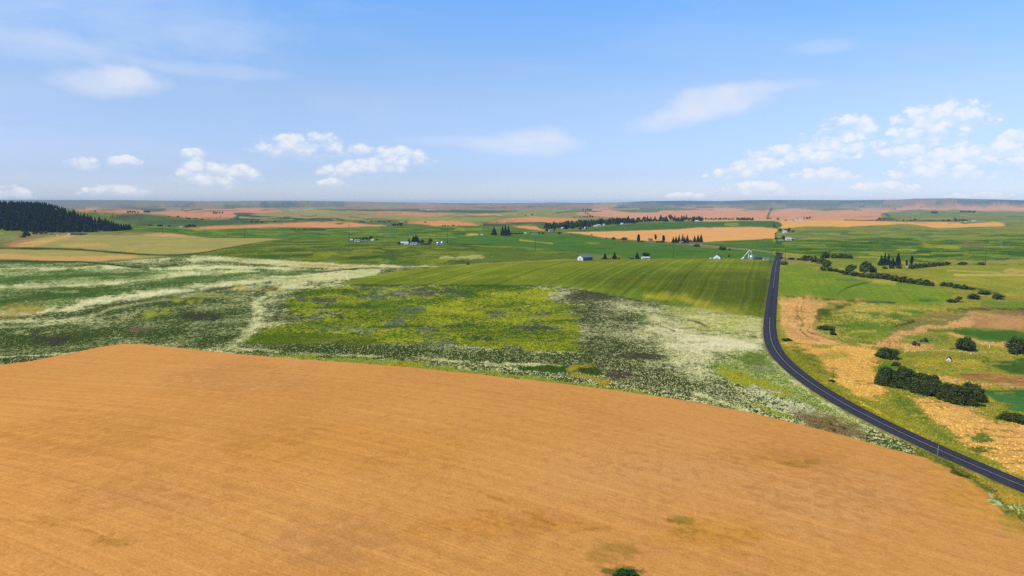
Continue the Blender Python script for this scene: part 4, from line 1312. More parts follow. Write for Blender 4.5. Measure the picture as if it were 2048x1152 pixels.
def merge(name, a, b):
    """one mesh from a crown mesh and a trunk mesh"""
    va, fa = [tuple(v.co) for v in a.vertices], [tuple(p.vertices) for p in a.polygons]
    vb, fb = [tuple(v.co) for v in b.vertices], [tuple(p.vertices) for p in b.polygons]
    me = bpy.data.meshes.new(name)
    me.from_pydata(va + vb, [], fa + [tuple(i + len(va) for i in f) for f in fb])
    me.materials.append(a.materials[0])
    me.materials.append(b.materials[0])
    me.polygons.foreach_set('material_index', np.array([0] * len(fa) + [1] * len(fb), np.int32))
    return me


def lobes_tree(seed):
    rs = random.Random(seed)
    L = [(0, 0, 0.55, 0.32, 0.32, 0.30)]
    for i in range(8):
        a = i * 0.785 + rs.uniform(-0.4, 0.4)
        q = rs.uniform(0.18, 0.34)
        z = rs.uniform(0.28, 0.72)
        s = rs.uniform(0.13, 0.22)
        L.append((q * math.cos(a), q * math.sin(a), z, s, s, s * 0.95))
    for i in range(3):
        L.append((rs.uniform(-0.12, 0.12), rs.uniform(-0.12, 0.12), rs.uniform(0.75, 0.86), 0.14, 0.14, 0.14))
    return L


def lobes_bush(seed):
    rs = random.Random(seed)
    L = [(0, 0, 0.38, 0.36, 0.36, 0.42)]
    for i in range(9):
        a = i * 0.7 + rs.uniform(-0.3, 0.3)
        q = rs.uniform(0.2, 0.36)
        s = rs.uniform(0.13, 0.21)
        z = rs.uniform(0.12, 0.62)
        L.append((q * math.cos(a), q * math.sin(a), z, s, s, s * 1.5))
    for i in range(4):
        L.append((rs.uniform(-0.2, 0.2), rs.uniform(-0.2, 0.2), rs.uniform(0.7, 0.84), 0.12, 0.12, 0.15))
    return L


KIT = {}


def kit(kind, fine):
    """crown variants, unit height and unit width"""
    key = (kind, fine)
    if key in KIT:
        return KIT[key]
    out = []
    for i in range(5 if not fine else 4):
        if kind == 'conifer':
            cr = conifer_crown('crown', 1500 if fine else 620, 0.045 if fine else 0.085, 10 + i, M['needle'], slim=(0.8, 0.95, 0.7, 1.05, 0.85)[i])
            tr = trunk_mesh('trunk', 0.9, 0.02, 0, i, M['bark'])
        elif kind == 'poplar':
            lob = [(0, 0, 0.55, 0.34, 0.34, 0.44), (0.1, 0.05, 0.35, 0.3, 0.3, 0.25), (-0.08, 0, 0.75, 0.24, 0.24, 0.24)]
            cr = crown_mesh('crown', lob, 500, 0.10, 20 + i, M['needle'])
            tr = trunk_mesh('trunk', 0.7, 0.04, 0, i, M['bark'])
        elif kind == 'tree':
            cr = crown_mesh('crown', lobes_tree(30 + i), 5200 if fine else 620, 0.026 if fine else 0.062, 30 + i, M['leaf'])
            tr = trunk_mesh('trunk', 0.62, 0.035, 5, i, M['bark'])
        else:
            cr = crown_mesh('crown', lobes_bush(50 + i), 4200 if fine else 460, 0.027 if fine else 0.065, 50 + i, M['weed'] if kind == 'weed' else M['leaf'])
            tr = trunk_mesh('trunk', 0.55, 0.03, 5, i, M['bark'])
        one = None if fine else merge('plant', cr, tr)
        out.append((cr, tr, one))
    KIT[key] = out
    return out


NAME = {'conifer': ('conifer_tree', 'tree'), 'poplar': ('poplar_tree', 'tree'), 'tree': ('broadleaf_tree', 'tree'), 'bush': ('bush', 'bush'), 'weed': ('weed_clump', 'weed')}
prnd = random.Random(3)


def plant(kind, x, y, h, w, label, group=None, parts=None, loc=None, mpp=None, fine=False):
    """a tree or bush: base pixel, height and width in photograph pixels"""
    if loc is None:
        loc, mpp = at(x, y)
    nm, cat = NAME[kind]
    H, W = h * mpp, w * mpp * (1.4 if kind == 'conifer' else 1.3 if kind == 'poplar' else 1.0)
    parts = (h >= 12) if parts is None else parts
    cr, tr, one = kit(kind, fine)[prnd.randrange(4)]
    rz = prnd.uniform(0, 6.28)
    if fine or parts:
        root = empty(nm, loc, rz)
        obj('crown', cr, root, scale=(W, W, H))
        obj('trunk', tr, root, scale=(W, W, H))
    else:
        root = obj(nm, one, None, loc, (W, W, H), rz)
    props(root, label, cat, group)
    return root


# conifers and lone trees of the middle distance
plant('conifer', 988, 470.5, 17, 12, 'single dark conifer just left of the tight conifer trio in the green field')
for x, h, w_, t in ((1005, 20, 9, 'left conifer of the tight trio standing in the green field'), (1011, 21, 10, 'tallest middle conifer of the tight trio in the green field'), (1017, 19, 9, 'right conifer of the tight trio, beside the low dark hedge')):
    plant('conifer', x, 471, h, w_, t)
for x in range(1023, 1045, 5):
    plant('bush', x, 468.3, 3.6, 7, 'low clipped dark bush in the hedge right of the conifer trio', 'bushes of the low hedge by the conifer trio')
plant('conifer', 1210, 518.5, 12.5, 9, 'small dark conifer just right of the white shed with green roof')
plant('conifer', 1229, 518.3, 14, 10, 'pointed conifer standing alone between shed and bungalow')
plant('conifer', 1274, 517.6, 13, 9, 'dark conifer beside the left end of the white bungalow')
plant('tree', 1292, 514.5, 10.5, 20, 'round broad dark tree behind the white bungalow', parts=True)
for x, w_ in ((1203, 4), (1216, 5), (1221, 4)):
    plant('bush', x, 519, 2.6, w_, 'tiny dark shrub at the foot of the conifer by the white shed', 'shrubs by the white shed')
for x, w_ in ((1238, 6), (1262, 5), (1266, 5), (1280, 4)):
    plant('bush', x, 518.3, 2.8, w_, 'tiny dark shrub in the line leading to the white bungalow', 'shrubs by the bungalow')
plant('tree', 1458, 516.5, 8, 6, 'small dark tree between the white gabled house and the grain bins')
# tree row in front of the middle stubble field
ROWT = [('bush', 1213, 477, 2.2, 4, 'tiny shrub at the left end of the row below the stubble field'), ('bush', 1227, 479, 5.5, 9, 'low dark bush left of the round bush below the stubble field'), ('tree', 1248, 482.3, 8.5, 16, 'rounded dark bushy tree in the row below the stubble field'),
        ('poplar', 1277, 485, 16, 6.5, 'narrow dark tree standing left of the red roofed house'), ('poplar', 1311, 479.5, 11, 4.5, 'thin dark tree just behind the red roofed house'), ('poplar', 1327, 483.5, 13, 5.5, 'narrow dark tree rising from the long low shrub mass'),
        ('bush', 1284, 483.5, 2.5, 10, 'flat dark shrub just left of the red roofed house'), ('bush', 1316, 485, 4, 12, 'long low shrub mass beside the narrow tree, left half'), ('bush', 1325, 485, 4.5, 12, 'long low shrub mass beside the narrow tree, right half')]
for k_ in ROWT:
    plant(*k_)
for x, h, w_ in ((1346.5, 12, 7), (1352, 12.5, 7), (1358, 16, 7), (1365, 17.5, 7.5), (1369, 12, 6), (1374.5, 16.5, 8)):
    plant('conifer', x, 485.5, h, w_, 'dark conifer in the big clump in front of the stubble field', 'conifers of the big clump before the stubble field')
plant('bush', 1381, 484.5, 5.5, 8, 'dark bush between the two conifer clumps before the stubble field')
for x, h, w_, t in ((1389, 13, 7, 'slim left conifer of the three right of the tan cottage'), (1396, 15, 7.5, 'middle conifer of the three right of the tan cottage'), (1402, 15.5, 8, 'right conifer of the three right of the tan cottage')):
    plant('conifer', x, 484.5, h, w_, t)
plant('bush', 1393, 493.5, 6, 18, 'wide dark shrub below the conifers on the gravel lane')
plant('bush', 1444, 500, 8.5, 17, 'round greyish shrub beside the gravel lane left of the grain elevator')
plant('bush', 1459, 500.5, 4, 8, 'small shrub right of the round greyish shrub on the lane')
# right of the road
for x, y, h, w_, t in ((1762, 531, 21, 11, 'left conifer of the dark group behind the hedge'), (1769, 529, 24, 10, 'tallest conifer in the dark group behind the hedge'), (1776.5, 530, 23, 9, 'slender conifer in the middle of the dark group'), (1785, 532, 17, 11, 'shorter conifer in the gap of the dark group'), (1795.5, 531, 25, 12, 'broad conifer at the right of the dark group')):
    plant('conifer', x, y, h, w_, t)
plant('poplar', 1813, 532, 13, 3.5, 'very thin dark tree between the conifers and the clipped hedge')
plant('poplar', 1823, 530, 18, 6, 'narrow spire tree at the left end of the clipped hedge')
for i in range(9):
    plant('bush', 1822 + i * 9, 537.5 - i * 0.85, 10.5 - i * 0.25, 13, 'dark bush in the straight hedge right of the spire tree', 'bushes of the straight hedge right of the spire tree')
for x, y, h, w_ in ((1783, 537, 9, 14), (1798, 537, 9, 14), (1770, 538, 6, 12)):
    plant('bush', x, y, h, w_, 'rounded shrub at the feet of the dark conifer group', 'shrubs under the dark conifers')
plant('bush', 1925, 529.5, 6.5, 22, 'low mounded dark bush alone right of the straight hedge')
plant('bush', 1963, 529.5, 6, 17, 'low dark bush at the foot of the far right utility pole')
plant('tree', 1728, 549, 28, 27, 'tallest dark broadleaf tree in the middle of the winding hedge')
plant('tree', 1700, 546, 18, 26, 'rounded broadleaf tree left of the tallest tree in the hedge')
plant('tree', 1746, 549, 18, 20, 'broadleaf tree leaning right of the tallest tree in the hedge')
HEDGE1 = [(1612, 521, 12, 21), (1628, 524, 13, 21), (1642, 527, 13, 20), (1650, 516, 13, 21), (1668, 516, 9, 19), (1684, 516, 10, 20), (1698, 517, 9, 16), (1652, 535, 17, 21), (1646, 541, 8, 14), (1660, 542, 8, 17), (1672, 543, 7, 16), (1683, 546, 7, 15), (1692, 549, 9, 18), (1708, 552, 10, 18), (1724, 554, 9, 20), (1740, 556, 11, 20), (1757, 557, 13, 22), (1773, 559, 14, 22), (1790, 562, 13, 22), (1806, 564.5, 13, 22), (1822, 567, 12, 22), (1838, 569, 13, 22), (1852, 570.5, 13, 20), (1863, 571.5, 8, 14)]
for x, y, h, w_ in HEDGE1:
    plant('bush', x, y, h, w_, 'dark rounded bush in the long winding hedge right of the road', 'bushes of the long winding hedge', parts=True)
for x, y, h, w_ in ((1888, 571.5, 8.5, 20), (1900, 573, 9, 18), (1913, 576, 9, 20), (1928, 578.5, 9.5, 20), (1942, 579.5, 6, 14)):
    plant('bush', x, y, h, w_, 'dark bush in the short hedge strip beyond the end of the winding hedge', 'bushes of the short hedge strip')
plant('bush', 1902, 604.5, 7, 20, 'low left bush of the joined pair in the green field')
plant('tree', 1916, 604, 12, 15, 'round taller right bush of the joined pair in the green field')
plant('bush', 1947, 598, 12, 25, 'domed dark bush between the joined pair and the low oval bush')
plant('bush', 1967, 588, 8, 27, 'low oval dark bush behind the domed bushes')
plant('bush', 1996, 598, 12, 24, 'domed dark bush at the right end of the four in the green field')
plant('bush', 1555, 508, 4, 10, 'small dark shrub at the bend where the road vanishes')
plant('bush', 1563, 517, 4.2, 9, 'small shrub on the right verge below the bend of the road')
plant('bush', 1582, 519, 4.5, 16, 'low dark shrub first in line right of the roadside pole')
plant('bush', 1598, 520, 4, 13, 'low dark shrub second in line right of the roadside pole')
plant('bush', 1567, 529.5, 8, 18, 'dark shrub at the foot of the roadside utility pole')
plant('bush', 936, 529.5, 4.5, 7.5, 'lone dark bush at the tip of the flowering meadow')
# near bushes
plant('bush', 1773, 717, 24, 50, 'wide dark brownish bush just above the near hedge', fine=True)
plant('bush', 1791, 733, 11, 18, 'small dark bush between the wide bush and the near hedge', fine=True)
plant('bush', 1931, 700, 29, 48, 'spreading olive green tree right of the two tractors', fine=True)
plant('bush', 2033, 707, 36, 46, 'round dense dark tree cut by the right edge beyond the small shed', fine=True)
plant('bush', 2024, 843, 19, 60, 'low dark bush beside the golden stubble near the right edge', fine=True)
plant('bush', 1652, 659, 8, 36, 'long grey green bush on the edge of the upper stubble', fine=True)
plant('bush', 1665, 670, 9.5, 15, 'small round black green bush beside the long grey bush', fine=True)
plant('weed', 1574, 682, 6, 26, 'flat bright green weed clump beside the bend of the road', fine=True)
plant('bush', 1664, 764, 5, 14, 'little dark bush at the foot of the leaning field pole', fine=True)
HEDGE2 = [(1768, 772, 40, 44), (1792, 776, 38, 48), (1816, 782, 36, 46), (1840, 787, 36, 46), (1864, 793, 38, 48), (1888, 801, 42, 48), (1912, 808, 44, 50), (1936, 811, 44, 50), (1957, 806, 36, 42), (1776, 752, 24, 46), (1806, 756, 26, 48), (1836, 764, 26, 48), (1866, 774, 28, 48), (1904, 785, 28, 50), (1936, 789, 26, 50)]
for x, y, h, w_ in HEDGE2:
    plant('bush', x + prnd.uniform(-5, 5), y + prnd.uniform(-3, 2), h * prnd.uniform(0.72, 1.12), w_ * prnd.uniform(0.7, 1.05), 'big dark bush in the thick near hedge below the small white shed', 'bushes of the thick near hedge', fine=True)
plant('weed', 1254, 1166, 27, 62, 'deep green weed clump poking up in the wheat at the bottom edge', fine=True)

# windbreak and village trees
for i in range(86):
    x = 1090 + i * 3.72 + prnd.uniform(-1.5, 1.5)
    yb = np.interp(x, [1088, 1130, 1160, 1200, 1240, 1280, 1320, 1360, 1410], [459, 459, 457, 452.5, 449, 446, 444, 443.5, 443])
    hh = prnd.choice([6, 7.5, 8.5, 9.5, 11, 12.5])
    plant('conifer' if prnd.random() < 0.55 else 'tree', x, yb - prnd.uniform(0, 3.5), hh, hh * prnd.uniform(0.55, 0.95), 'dark tree in the long village windbreak across the middle distance', 'trees of the long village windbreak', parts=False)
for i in range(58):
    x = 1092 + i * 2.9 + prnd.uniform(-1.5, 1.5)
    yb = np.interp(x, [1088, 1130, 1160, 1200, 1240, 1280], [457, 456, 453.5, 450, 447, 445]) - prnd.uniform(0, 3)
    hh = prnd.uniform(8, 13.5)
    plant('conifer' if prnd.random() < 0.5 else 'tree', x, yb, hh, hh * prnd.uniform(0.6, 0.95), 'dark tree in the long village windbreak across the middle distance', 'trees of the long village windbreak', parts=False)
for i in range(16):
    plant('tree', 1474 + i * 2.1 + prnd.uniform(-0.6, 0.6), 441.3, prnd.uniform(4.5, 7), 4.5, 'small dark tree in the detached grove right of the village windbreak', 'trees of the detached grove', parts=False)
for i in range(12):
    plant('tree', 1412 + i * 5.0 + prnd.uniform(-1, 1), 440 + prnd.uniform(-.5, .5), prnd.uniform(3, 6), 6, 'low dark tree in the thin line between windbreak and detached grove', 'trees of the thin line', parts=False)
for x, y, h, w_ in ((1093, 463.5, 8, 7), (1108, 464, 6, 5), (1077, 468, 4, 8), (1086, 468.5, 4.5, 7), (1119, 468.5, 5.5, 12), (1160, 460, 7, 9), (1173, 459, 6, 7), (1062, 466.5, 2.5, 4), (1183, 470.5, 2.2, 7), (1142, 468.5, 1.8, 5)):
    plant('tree' if h > 3 else 'bush', x, y, h, w_, 'small dark tree beside the cottages below the windbreak', 'trees by the cottages below the windbreak', parts=False)
# small far groups: (kind, x, y, h, w) and what tells the group
GROUPS = [
    ('small far tree in the five in a row on the pale ridge', 'five far trees in a row', [('tree', x, 428.5, 6, 3.4) for x in (427, 430.5, 434, 439, 445)]),
    ('far dark tree in the left clump on the pink field', 'far trees on the pink field', [('tree', x, 426, h, 5) for x, h in ((256, 4), (260, 5), (265, 4), (270, 4), (276, 3))] + [('tree', x, 426.5, 6, 6) for x in (290, 294, 298)]),
    ('dark tree of the clump by the far white farm left of centre', 'trees by the far white farm', [('tree', x, 455, h, 6) for x, h in ((372, 5), (377, 6.5), (381, 7), (386, 7), (390, 6))] + [('bush', x, 452.5, 4, 7) for x in (317, 322)] + [('bush', 338, 453, 3, 7), ('bush', 300, 451, 2, 10)]),
    ('small shrub along the far field edge on the left', 'shrubs along the far left field edge', [('bush', x, y, h, w_) for x, y, h, w_ in ((338, 433.5, 1.6, 5), (356, 434, 2.6, 6), (377, 437.5, 2.6, 9), (392, 438, 2, 9), (404, 439.5, 2, 9), (365, 420, 3, 4))]),
    ('dark tree of the compact clump left of the small stubble field', 'compact clump left of the small stubble field', [('tree', x, 453, h, 5.5) for x, h in ((786, 6), (790, 7), (795, 6.5), (800, 9), (803, 8))]),
    ('tiny dark tree along the bottom of the small stubble field', 'tiny trees under the small stubble field', [('tree', x, 452.5, h, 3.2) for x, h in ((885, 2.5), (890, 3.5), (896, 2.5), (905, 3.5), (908, 3.5), (918, 3.5))]),
    ('low shrub in the far valley line left of centre', 'shrubs of the far valley line', [('bush', x, 443.5 + (i % 3) * 0.8, 2.2, 7) for i, x in enumerate((503, 512, 524, 550, 722, 727, 743, 759, 768, 778, 812, 850))]),
    ('dark tree at the far hilltop farm above the windbreak', 'trees at the far hilltop farm', [('tree', x, 422, h, 4.5) for x, h in ((1166, 4.5), (1171, 4), (1175, 5), (1179, 5), (1182, 4))] + [('bush', 1187, 424, 2, 5)]),
    ('small dark tree below the far hilltop farm', 'small trees below the far hilltop farm', [('tree', x, 435.5, h, 4.5) for x, h in ((1148, 2.5), (1160, 3), (1168, 4), (1174, 4.5), (1180, 5), (1185, 4.5))] + [('tree', 1051, 432, 2.5, 4), ('tree', 1064, 431.5, 4, 4)]),
    ('tiny dark tree in the line on the far pink ridge', 'tree line on the far pink ridge', [('tree', 1394 + i * 3.4, 415.6, 2.2, 4) for i in range(10)]),
    ('dark tree beside the long white far farm right of centre', 'trees by the long white far farm', [('tree', 1556, 440, 4.5, 7), ('tree', 1608, 440, 7, 2.4), ('tree', 1614, 438.5, 5, 5), ('tree', 1619, 438.5, 6, 5), ('bush', 1571, 441, 2, 6), ('bush', 1595, 439, 3, 3)]),
    ('dark roadside tree on the field boundary right of the stubble', 'trees on the far field boundary', [('tree', 1547, 450, 4, 4), ('tree', 1549, 456, 8, 5), ('tree', 1551, 470, 5, 4), ('tree', 1551, 475, 4, 4), ('bush', 1536, 438, 3, 5), ('bush', 1541, 437.5, 2, 6)]),
    ('dark tree around the upper white house right of the stubble', 'trees round the upper white house', [('tree', 1560, 465, 9, 9), ('tree', 1571, 463, 6, 6), ('tree', 1577, 465, 10, 9), ('tree', 1586, 465, 5, 7)]),
    ('dark tree around the lower white farm right of the stubble', 'trees round the lower white farm', [('tree', 1552, 480.5, 6.5, 8), ('tree', 1559, 480, 4, 7), ('tree', 1567, 479.5, 9, 9), ('bush', 1586, 480.5, 3.5, 5)]),
    ('dark tree clump on the pink slope at the right', 'clump on the pink slope', [('tree', x, 440.5, h, 5) for x, h in ((1754, 3), (1758, 6), (1761, 5), (1767, 2.5))]),
    ('small dark tree on the upper edge of the orange field band', 'trees on the edge of the orange band', [('tree', x, 443, h, 4.5) for x, h in ((1794, 2), (1807, 4), (1815, 2.5), (1820, 4), (1823, 3.5), (1829, 7), (1887, 4), (1896, 5), (1899, 4))]),
    ('dark tree of the farm behind the right end of the orange band', 'farm trees behind the orange band', [('tree', x, 443.5, h, 5) for x, h in ((1910, 9), (1914, 6), (1919, 6), (1924, 6.5), (1928, 5.5), (1932, 5))]),
    ('dark tree of the far clump high on the right green hill', 'far clumps on the right green hill', [('tree', x, 427.5, 5, 5) for x in (1863, 1867, 1871, 1874)] + [('tree', x, 426, 5.5, 5.5) for x in (1922, 1927, 1932, 1937, 1940)] + [('tree', x, 426.5, 6, 4.5) for x in (1945, 1949)]),
    ('tiny tree on the far right skyline fields', 'tiny trees on the far right fields', [('tree', x, y, 2.2, 5) for x, y in ((1722, 415), (1728, 415), (1766, 413), (1772, 413), (1778, 413), (1843, 415), (1600, 412), (1790, 419))]),
    ('dark tree at the low farmstead beside the pole', 'trees of the low farmstead', [('tree', x, 481, h, w_) for x, h, w_ in ((706, 5, 6), (712, 6, 7), (719, 6, 8), (726, 7, 8), (733, 8, 9), (741, 9.5, 10))] + [('bush', 754, 480.5, 3, 8), ('bush', 697, 481, 2.5, 4)]),
    ('dark tree behind the farm sheds next to the twin bins', 'trees of the farm with twin bins', [('conifer', 818, 486, 9, 6), ('conifer', 827, 485, 13, 9), ('conifer', 832, 485, 16, 9), ('conifer', 836, 486, 13, 8), ('tree', 845, 488, 10, 12), ('tree', 860, 489.5, 13, 11), ('bush', 798, 488.5, 5.5, 9), ('bush', 852, 489.5, 4, 14)]),
    ('small shrub at the foot of the pole beside the twin bins', 'shrubs beside the twin bins', [('bush', 898, 489.5, 2.2, 3), ('bush', 902.5, 489.5, 2.2, 3.2)]),
    ('dark shrub in the little hollow of the green hill', 'shrubs in the green hollow', [('bush', x, y, 2, 6) for x, y in ((584, 458.5), (590, 459.5), (598, 460), (608, 459), (612, 460))]),
    ('slim dark conifer at the tapering right end of the wood', 'conifers at the tapering end of the wood', [('conifer', x, 462.5 - i * 0.5, 17 - i * 0.8, 7.5) for i, x in enumerate((220, 226, 232, 238, 243, 248, 253, 257, 260))]),
    ('shrubby tree at the foot of the conifer wood', 'trees at the foot of the wood', [('tree', 50, 475, 14, 10), ('tree', 57, 474.5, 11, 10), ('bush', 47, 475, 4, 12), ('tree', 70, 469, 6, 12), ('tree', 82, 468.5, 6, 12), ('tree', 92, 468, 5, 8), ('tree', 148, 465, 10, 8), ('bush', 168, 469, 2.5, 14)]),
]
for label, grp, items in GROUPS:
    for (kd, x, y, h, w_) in items:
        plant(kd, x, y, h, w_, label, grp, parts=False)


# ------------------------------------------------------------------ conifer wood on the left hill
OUT = np.array([(-400, 398), (0, 401), (40, 402), (80, 404), (110, 410), (140, 418), (170, 425), (200, 433), (225, 440), (250, 447), (262, 453)])
BOT = np.array([(-400, 463), (0, 461), (60, 465), (130, 466), (190, 465), (235, 461), (262, 457)])
r2 = random.Random(11)
cand = []
for _ in range(16000):
    X = r2.uniform(-1750, -780)
    Y = r2.uniform(1180, 2100)
    z = float(terrain(X, Y))
    px, py, dep = project((X, Y, z))
    if px > 262 or px < -170:
        continue
    H = r2.uniform(13, 21) if px < 190 else r2.uniform(8, 17)
    _, pt, _ = project((X, Y, z + H))
    if pt < np.interp(px, OUT[:, 0], OUT[:, 1]) - r2.uniform(-3, 2.5) or py > np.interp(px, BOT[:, 0], BOT[:, 1]) - 0.5:
        continue
    cand.append((X, Y, z, H, px, py, dep))
cand.sort(key=lambda c: c[1])
grid, kept = {}, []
for c in cand:
    g = (int(c[0] // 9), int(c[1] // 9))
    if any((g[0] + i, g[1] + j) in grid and math.hypot(c[0] - grid[(g[0] + i, g[1] + j)][0], c[1] - grid[(g[0] + i, g[1] + j)][1]) < 8.0 for i in (-1, 0, 1) for j in (-1, 0, 1)):
        continue
    grid[g] = c
    kept.append(c)
# what a tree shows: not hidden by a nearer tree's upper half
vis, shown = [], []
for c in kept:
    _, top, _ = project((c[0], c[1], c[2] + c[3]))
    hid = any(abs(c[4] - v_[4]) < 2.5 and v_[7] < top + 2.0 for v_ in vis[-400:])
    vis.append((*c, float(top)))
    shown.append((0 if hid else 1, c))
order = [c for s_, c in sorted(shown, key=lambda t: (-t[0], t[1][1])) if c[4] > -30]
indiv, rest = order[:188], order[188:] + [c for c in kept if c[4] <= -30]
cr_v = kit('conifer', False)
for c in indiv:
    w_ = c[3] * r2.uniform(0.5, 0.72)
    o = obj('conifer_tree', cr_v[r2.randrange(5)][2], None, c[:3], (w_, w_, c[3]), r2.uniform(0, 6.28))
    props(o, 'dark blue green conifer in the dense wood on the left hill', 'tree', 'conifers of the dense wood on the left hill')
if rest:
    Vs, Fs, nb = [], [], 0
    for c in rest:
        me = cr_v[r2.randrange(5)][0]
        co = np.zeros(len(me.vertices) * 3, np.float32)
        me.vertices.foreach_get('co', co)
        co = co.reshape(-1, 3)
        w_ = c[3] * r2.uniform(0.5, 0.72)
        Vs.append(co * (w_, w_, c[3]) + np.array(c[:3]))
        Fs.append(np.arange(len(co)).reshape(-1, 4) + nb)
        nb += len(co)
    o = obj('conifer_wood', mesh_np('conifer_wood', np.concatenate(Vs), np.concatenate(Fs), [M['needle']]))
    props(o, 'dense dark conifer wood filling the inside of the left hill', 'wood', None, 'stuff')
print('wood', len(indiv), len(rest))


# ------------------------------------------------------------------ buildings
def house(name, label, cat, x, y, L, W, H, R, rot, wall='white', roof='roof_grey', windows=0, door=False, big_door=False, chimney=False, group=None, px=True):
    """gabled building; ridge along local X, front at -Y; sizes in photograph pixels when px"""
    loc, mpp = at(x, y)
    k = mpp if px else 1.0
    L, W, H, R = L * k, W * k, H * k, R * k
    root = empty(name, loc, rad(rot))
    props(root, label, cat, group)
    MB().prism([(-W / 2, -0.6), (W / 2, -0.6), (W / 2, H), (0, H + R), (-W / 2, H)], 0, -L / 2, L / 2).build('wall', M[wall], root)
    t = min(max(0.18, 0.05 * W), 0.12 * H)
    ov = min(max(0.3, 0.06 * W), 0.12 * W)
    sl = R / (W / 2)
    e = W / 2 + ov
    rf = MB().prism([(-e, H - ov * sl + 0.02), (0, H + R + 0.02), (e, H - ov * sl + 0.02), (e, H - ov * sl + t), (0, H + R + t * 1.25), (-e, H - ov * sl + t)], 0, -L / 2 - ov, L / 2 + ov).build('roof', M[roof], root)
    if chimney:
        MB().box(-L * 0.2, -L * 0.2 + 0.7, 0.2, 0.9, H + R * 0.4, H + R + 0.9).build('chimney', M['tan'], rf)
    if windows:
        n = windows
        for i in range(n):
            cx = -L / 2 + L * (i + 0.5) / n + (L * 0.5 / n if door else 0) * 0.3
            w2, h2 = min(0.6, L * 0.3 / n), min(0.6, H * 0.22)
            f = MB().box(cx - w2 - 0.1, cx + w2 + 0.1, -W / 2 - 0.06, -W / 2 + 0.02, H * 0.55 - h2 - 0.1, H * 0.55 + h2 + 0.1).build('window', M['door'], root)
            MB().box(cx - w2, cx + w2, -W / 2 - 0.1, -W / 2 - 0.05, H * 0.55 - h2, H * 0.55 + h2).build('pane', M['glass'], f)
    if door:
        MB().box(-0.5, 0.5, -W / 2 - 0.08, -W / 2 + 0.02, 0, min(2.1, H * 0.85)).build('door', M['tan'], root)
    if big_door:
        d = MB().box(-L / 2 - 0.1, -L / 2 + 0.02, -W * 0.24, W * 0.24, 0, H * 0.85).build('sliding_door', M['door'], root)
        MB().box(-L / 2 - 0.14, -L / 2 - 0.09, -0.05, 0.05, 0, H * 0.85).build('centre_rail', M['grey'], d)
    return root


# the shed's lit gable faces the camera's left
shed = house('farm_shed', 'white farm shed with grey green metal roof and dark long side to the right', 'shed', 1170, 520.5, 27, 15, 6.3, 4.0, 38, 'white', 'roof_green', big_door=True)
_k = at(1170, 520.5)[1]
sb = MB().box(-12.6 * _k, 12.6 * _k, -7.5 * _k - 0.12, -7.5 * _k + 0.05, 0.1, 5.7 * _k).build('dark_side_panel', M['grey'], shed)  # solid dark panel added for the long wall's dark cladding and shade
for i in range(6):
    MB().box((-12.4 + i * 4.96) * _k - 0.12, (-12.4 + i * 4.96) * _k + 0.12, -7.5 * _k - 0.25, -7.5 * _k - 0.1, 0, 5.8 * _k).build('panel_post', M['tan'], sb)
house('gabled_house', 'small white house with dark gabled roof on the crest of the light green field', 'house', 1434, 518.3, 15, 14, 4.8, 5.2, 68, 'white', 'roof_dark', windows=2, door=True, big_door=True, chimney=True)
house('lean_to_shed', 'low white annex on the left of the white house with dark gabled roof', 'shed', 1424, 518.3, 8, 6, 2.6, 1.4, 10, 'white', 'roof_grey', windows=1)
house('white_bungalow', 'long low white bungalow with grey roof in front of the round tree', 'house', 1291, 518.5, 16, 8, 3.0, 1.8, 4, 'white', 'roof_pale', windows=4, door=True)
house('red_roofed_house', 'little house with red roof in the row before the stubble field', 'house', 1300, 482, 9, 7, 2.2, 2.8, 8, 'cream', 'roof_red', windows=2, door=True)
house('tan_cottage', 'tan cottage tucked under the big conifer clump before the stubble field', 'house', 1362.5, 486.3, 6, 5, 2.4, 1.6, 20, 'tan', 'roof_grey', windows=1, door=True)
house('brown_cottage', 'brown cottage with dark roof between the two conifer clumps', 'house', 1383, 486, 7, 5, 2.0, 1.8, -10, 'tan', 'roof_dark', windows=1, door=True)
# grain site on the crest
house('machine_shed', 'low dark open shed right of the big grain bin', 'shed', 1517, 519.3, 11, 7, 3.4, 1.6, 5, 'grey', 'roof_dark', windows=1, big_door=True)
house('storage_shed', 'low long grey roofed shed nearest the road by the grain bins', 'shed', 1531, 519.6, 12, 7, 2.6, 1.4, -6, 'white', 'roof_grey', windows=2, door=True)


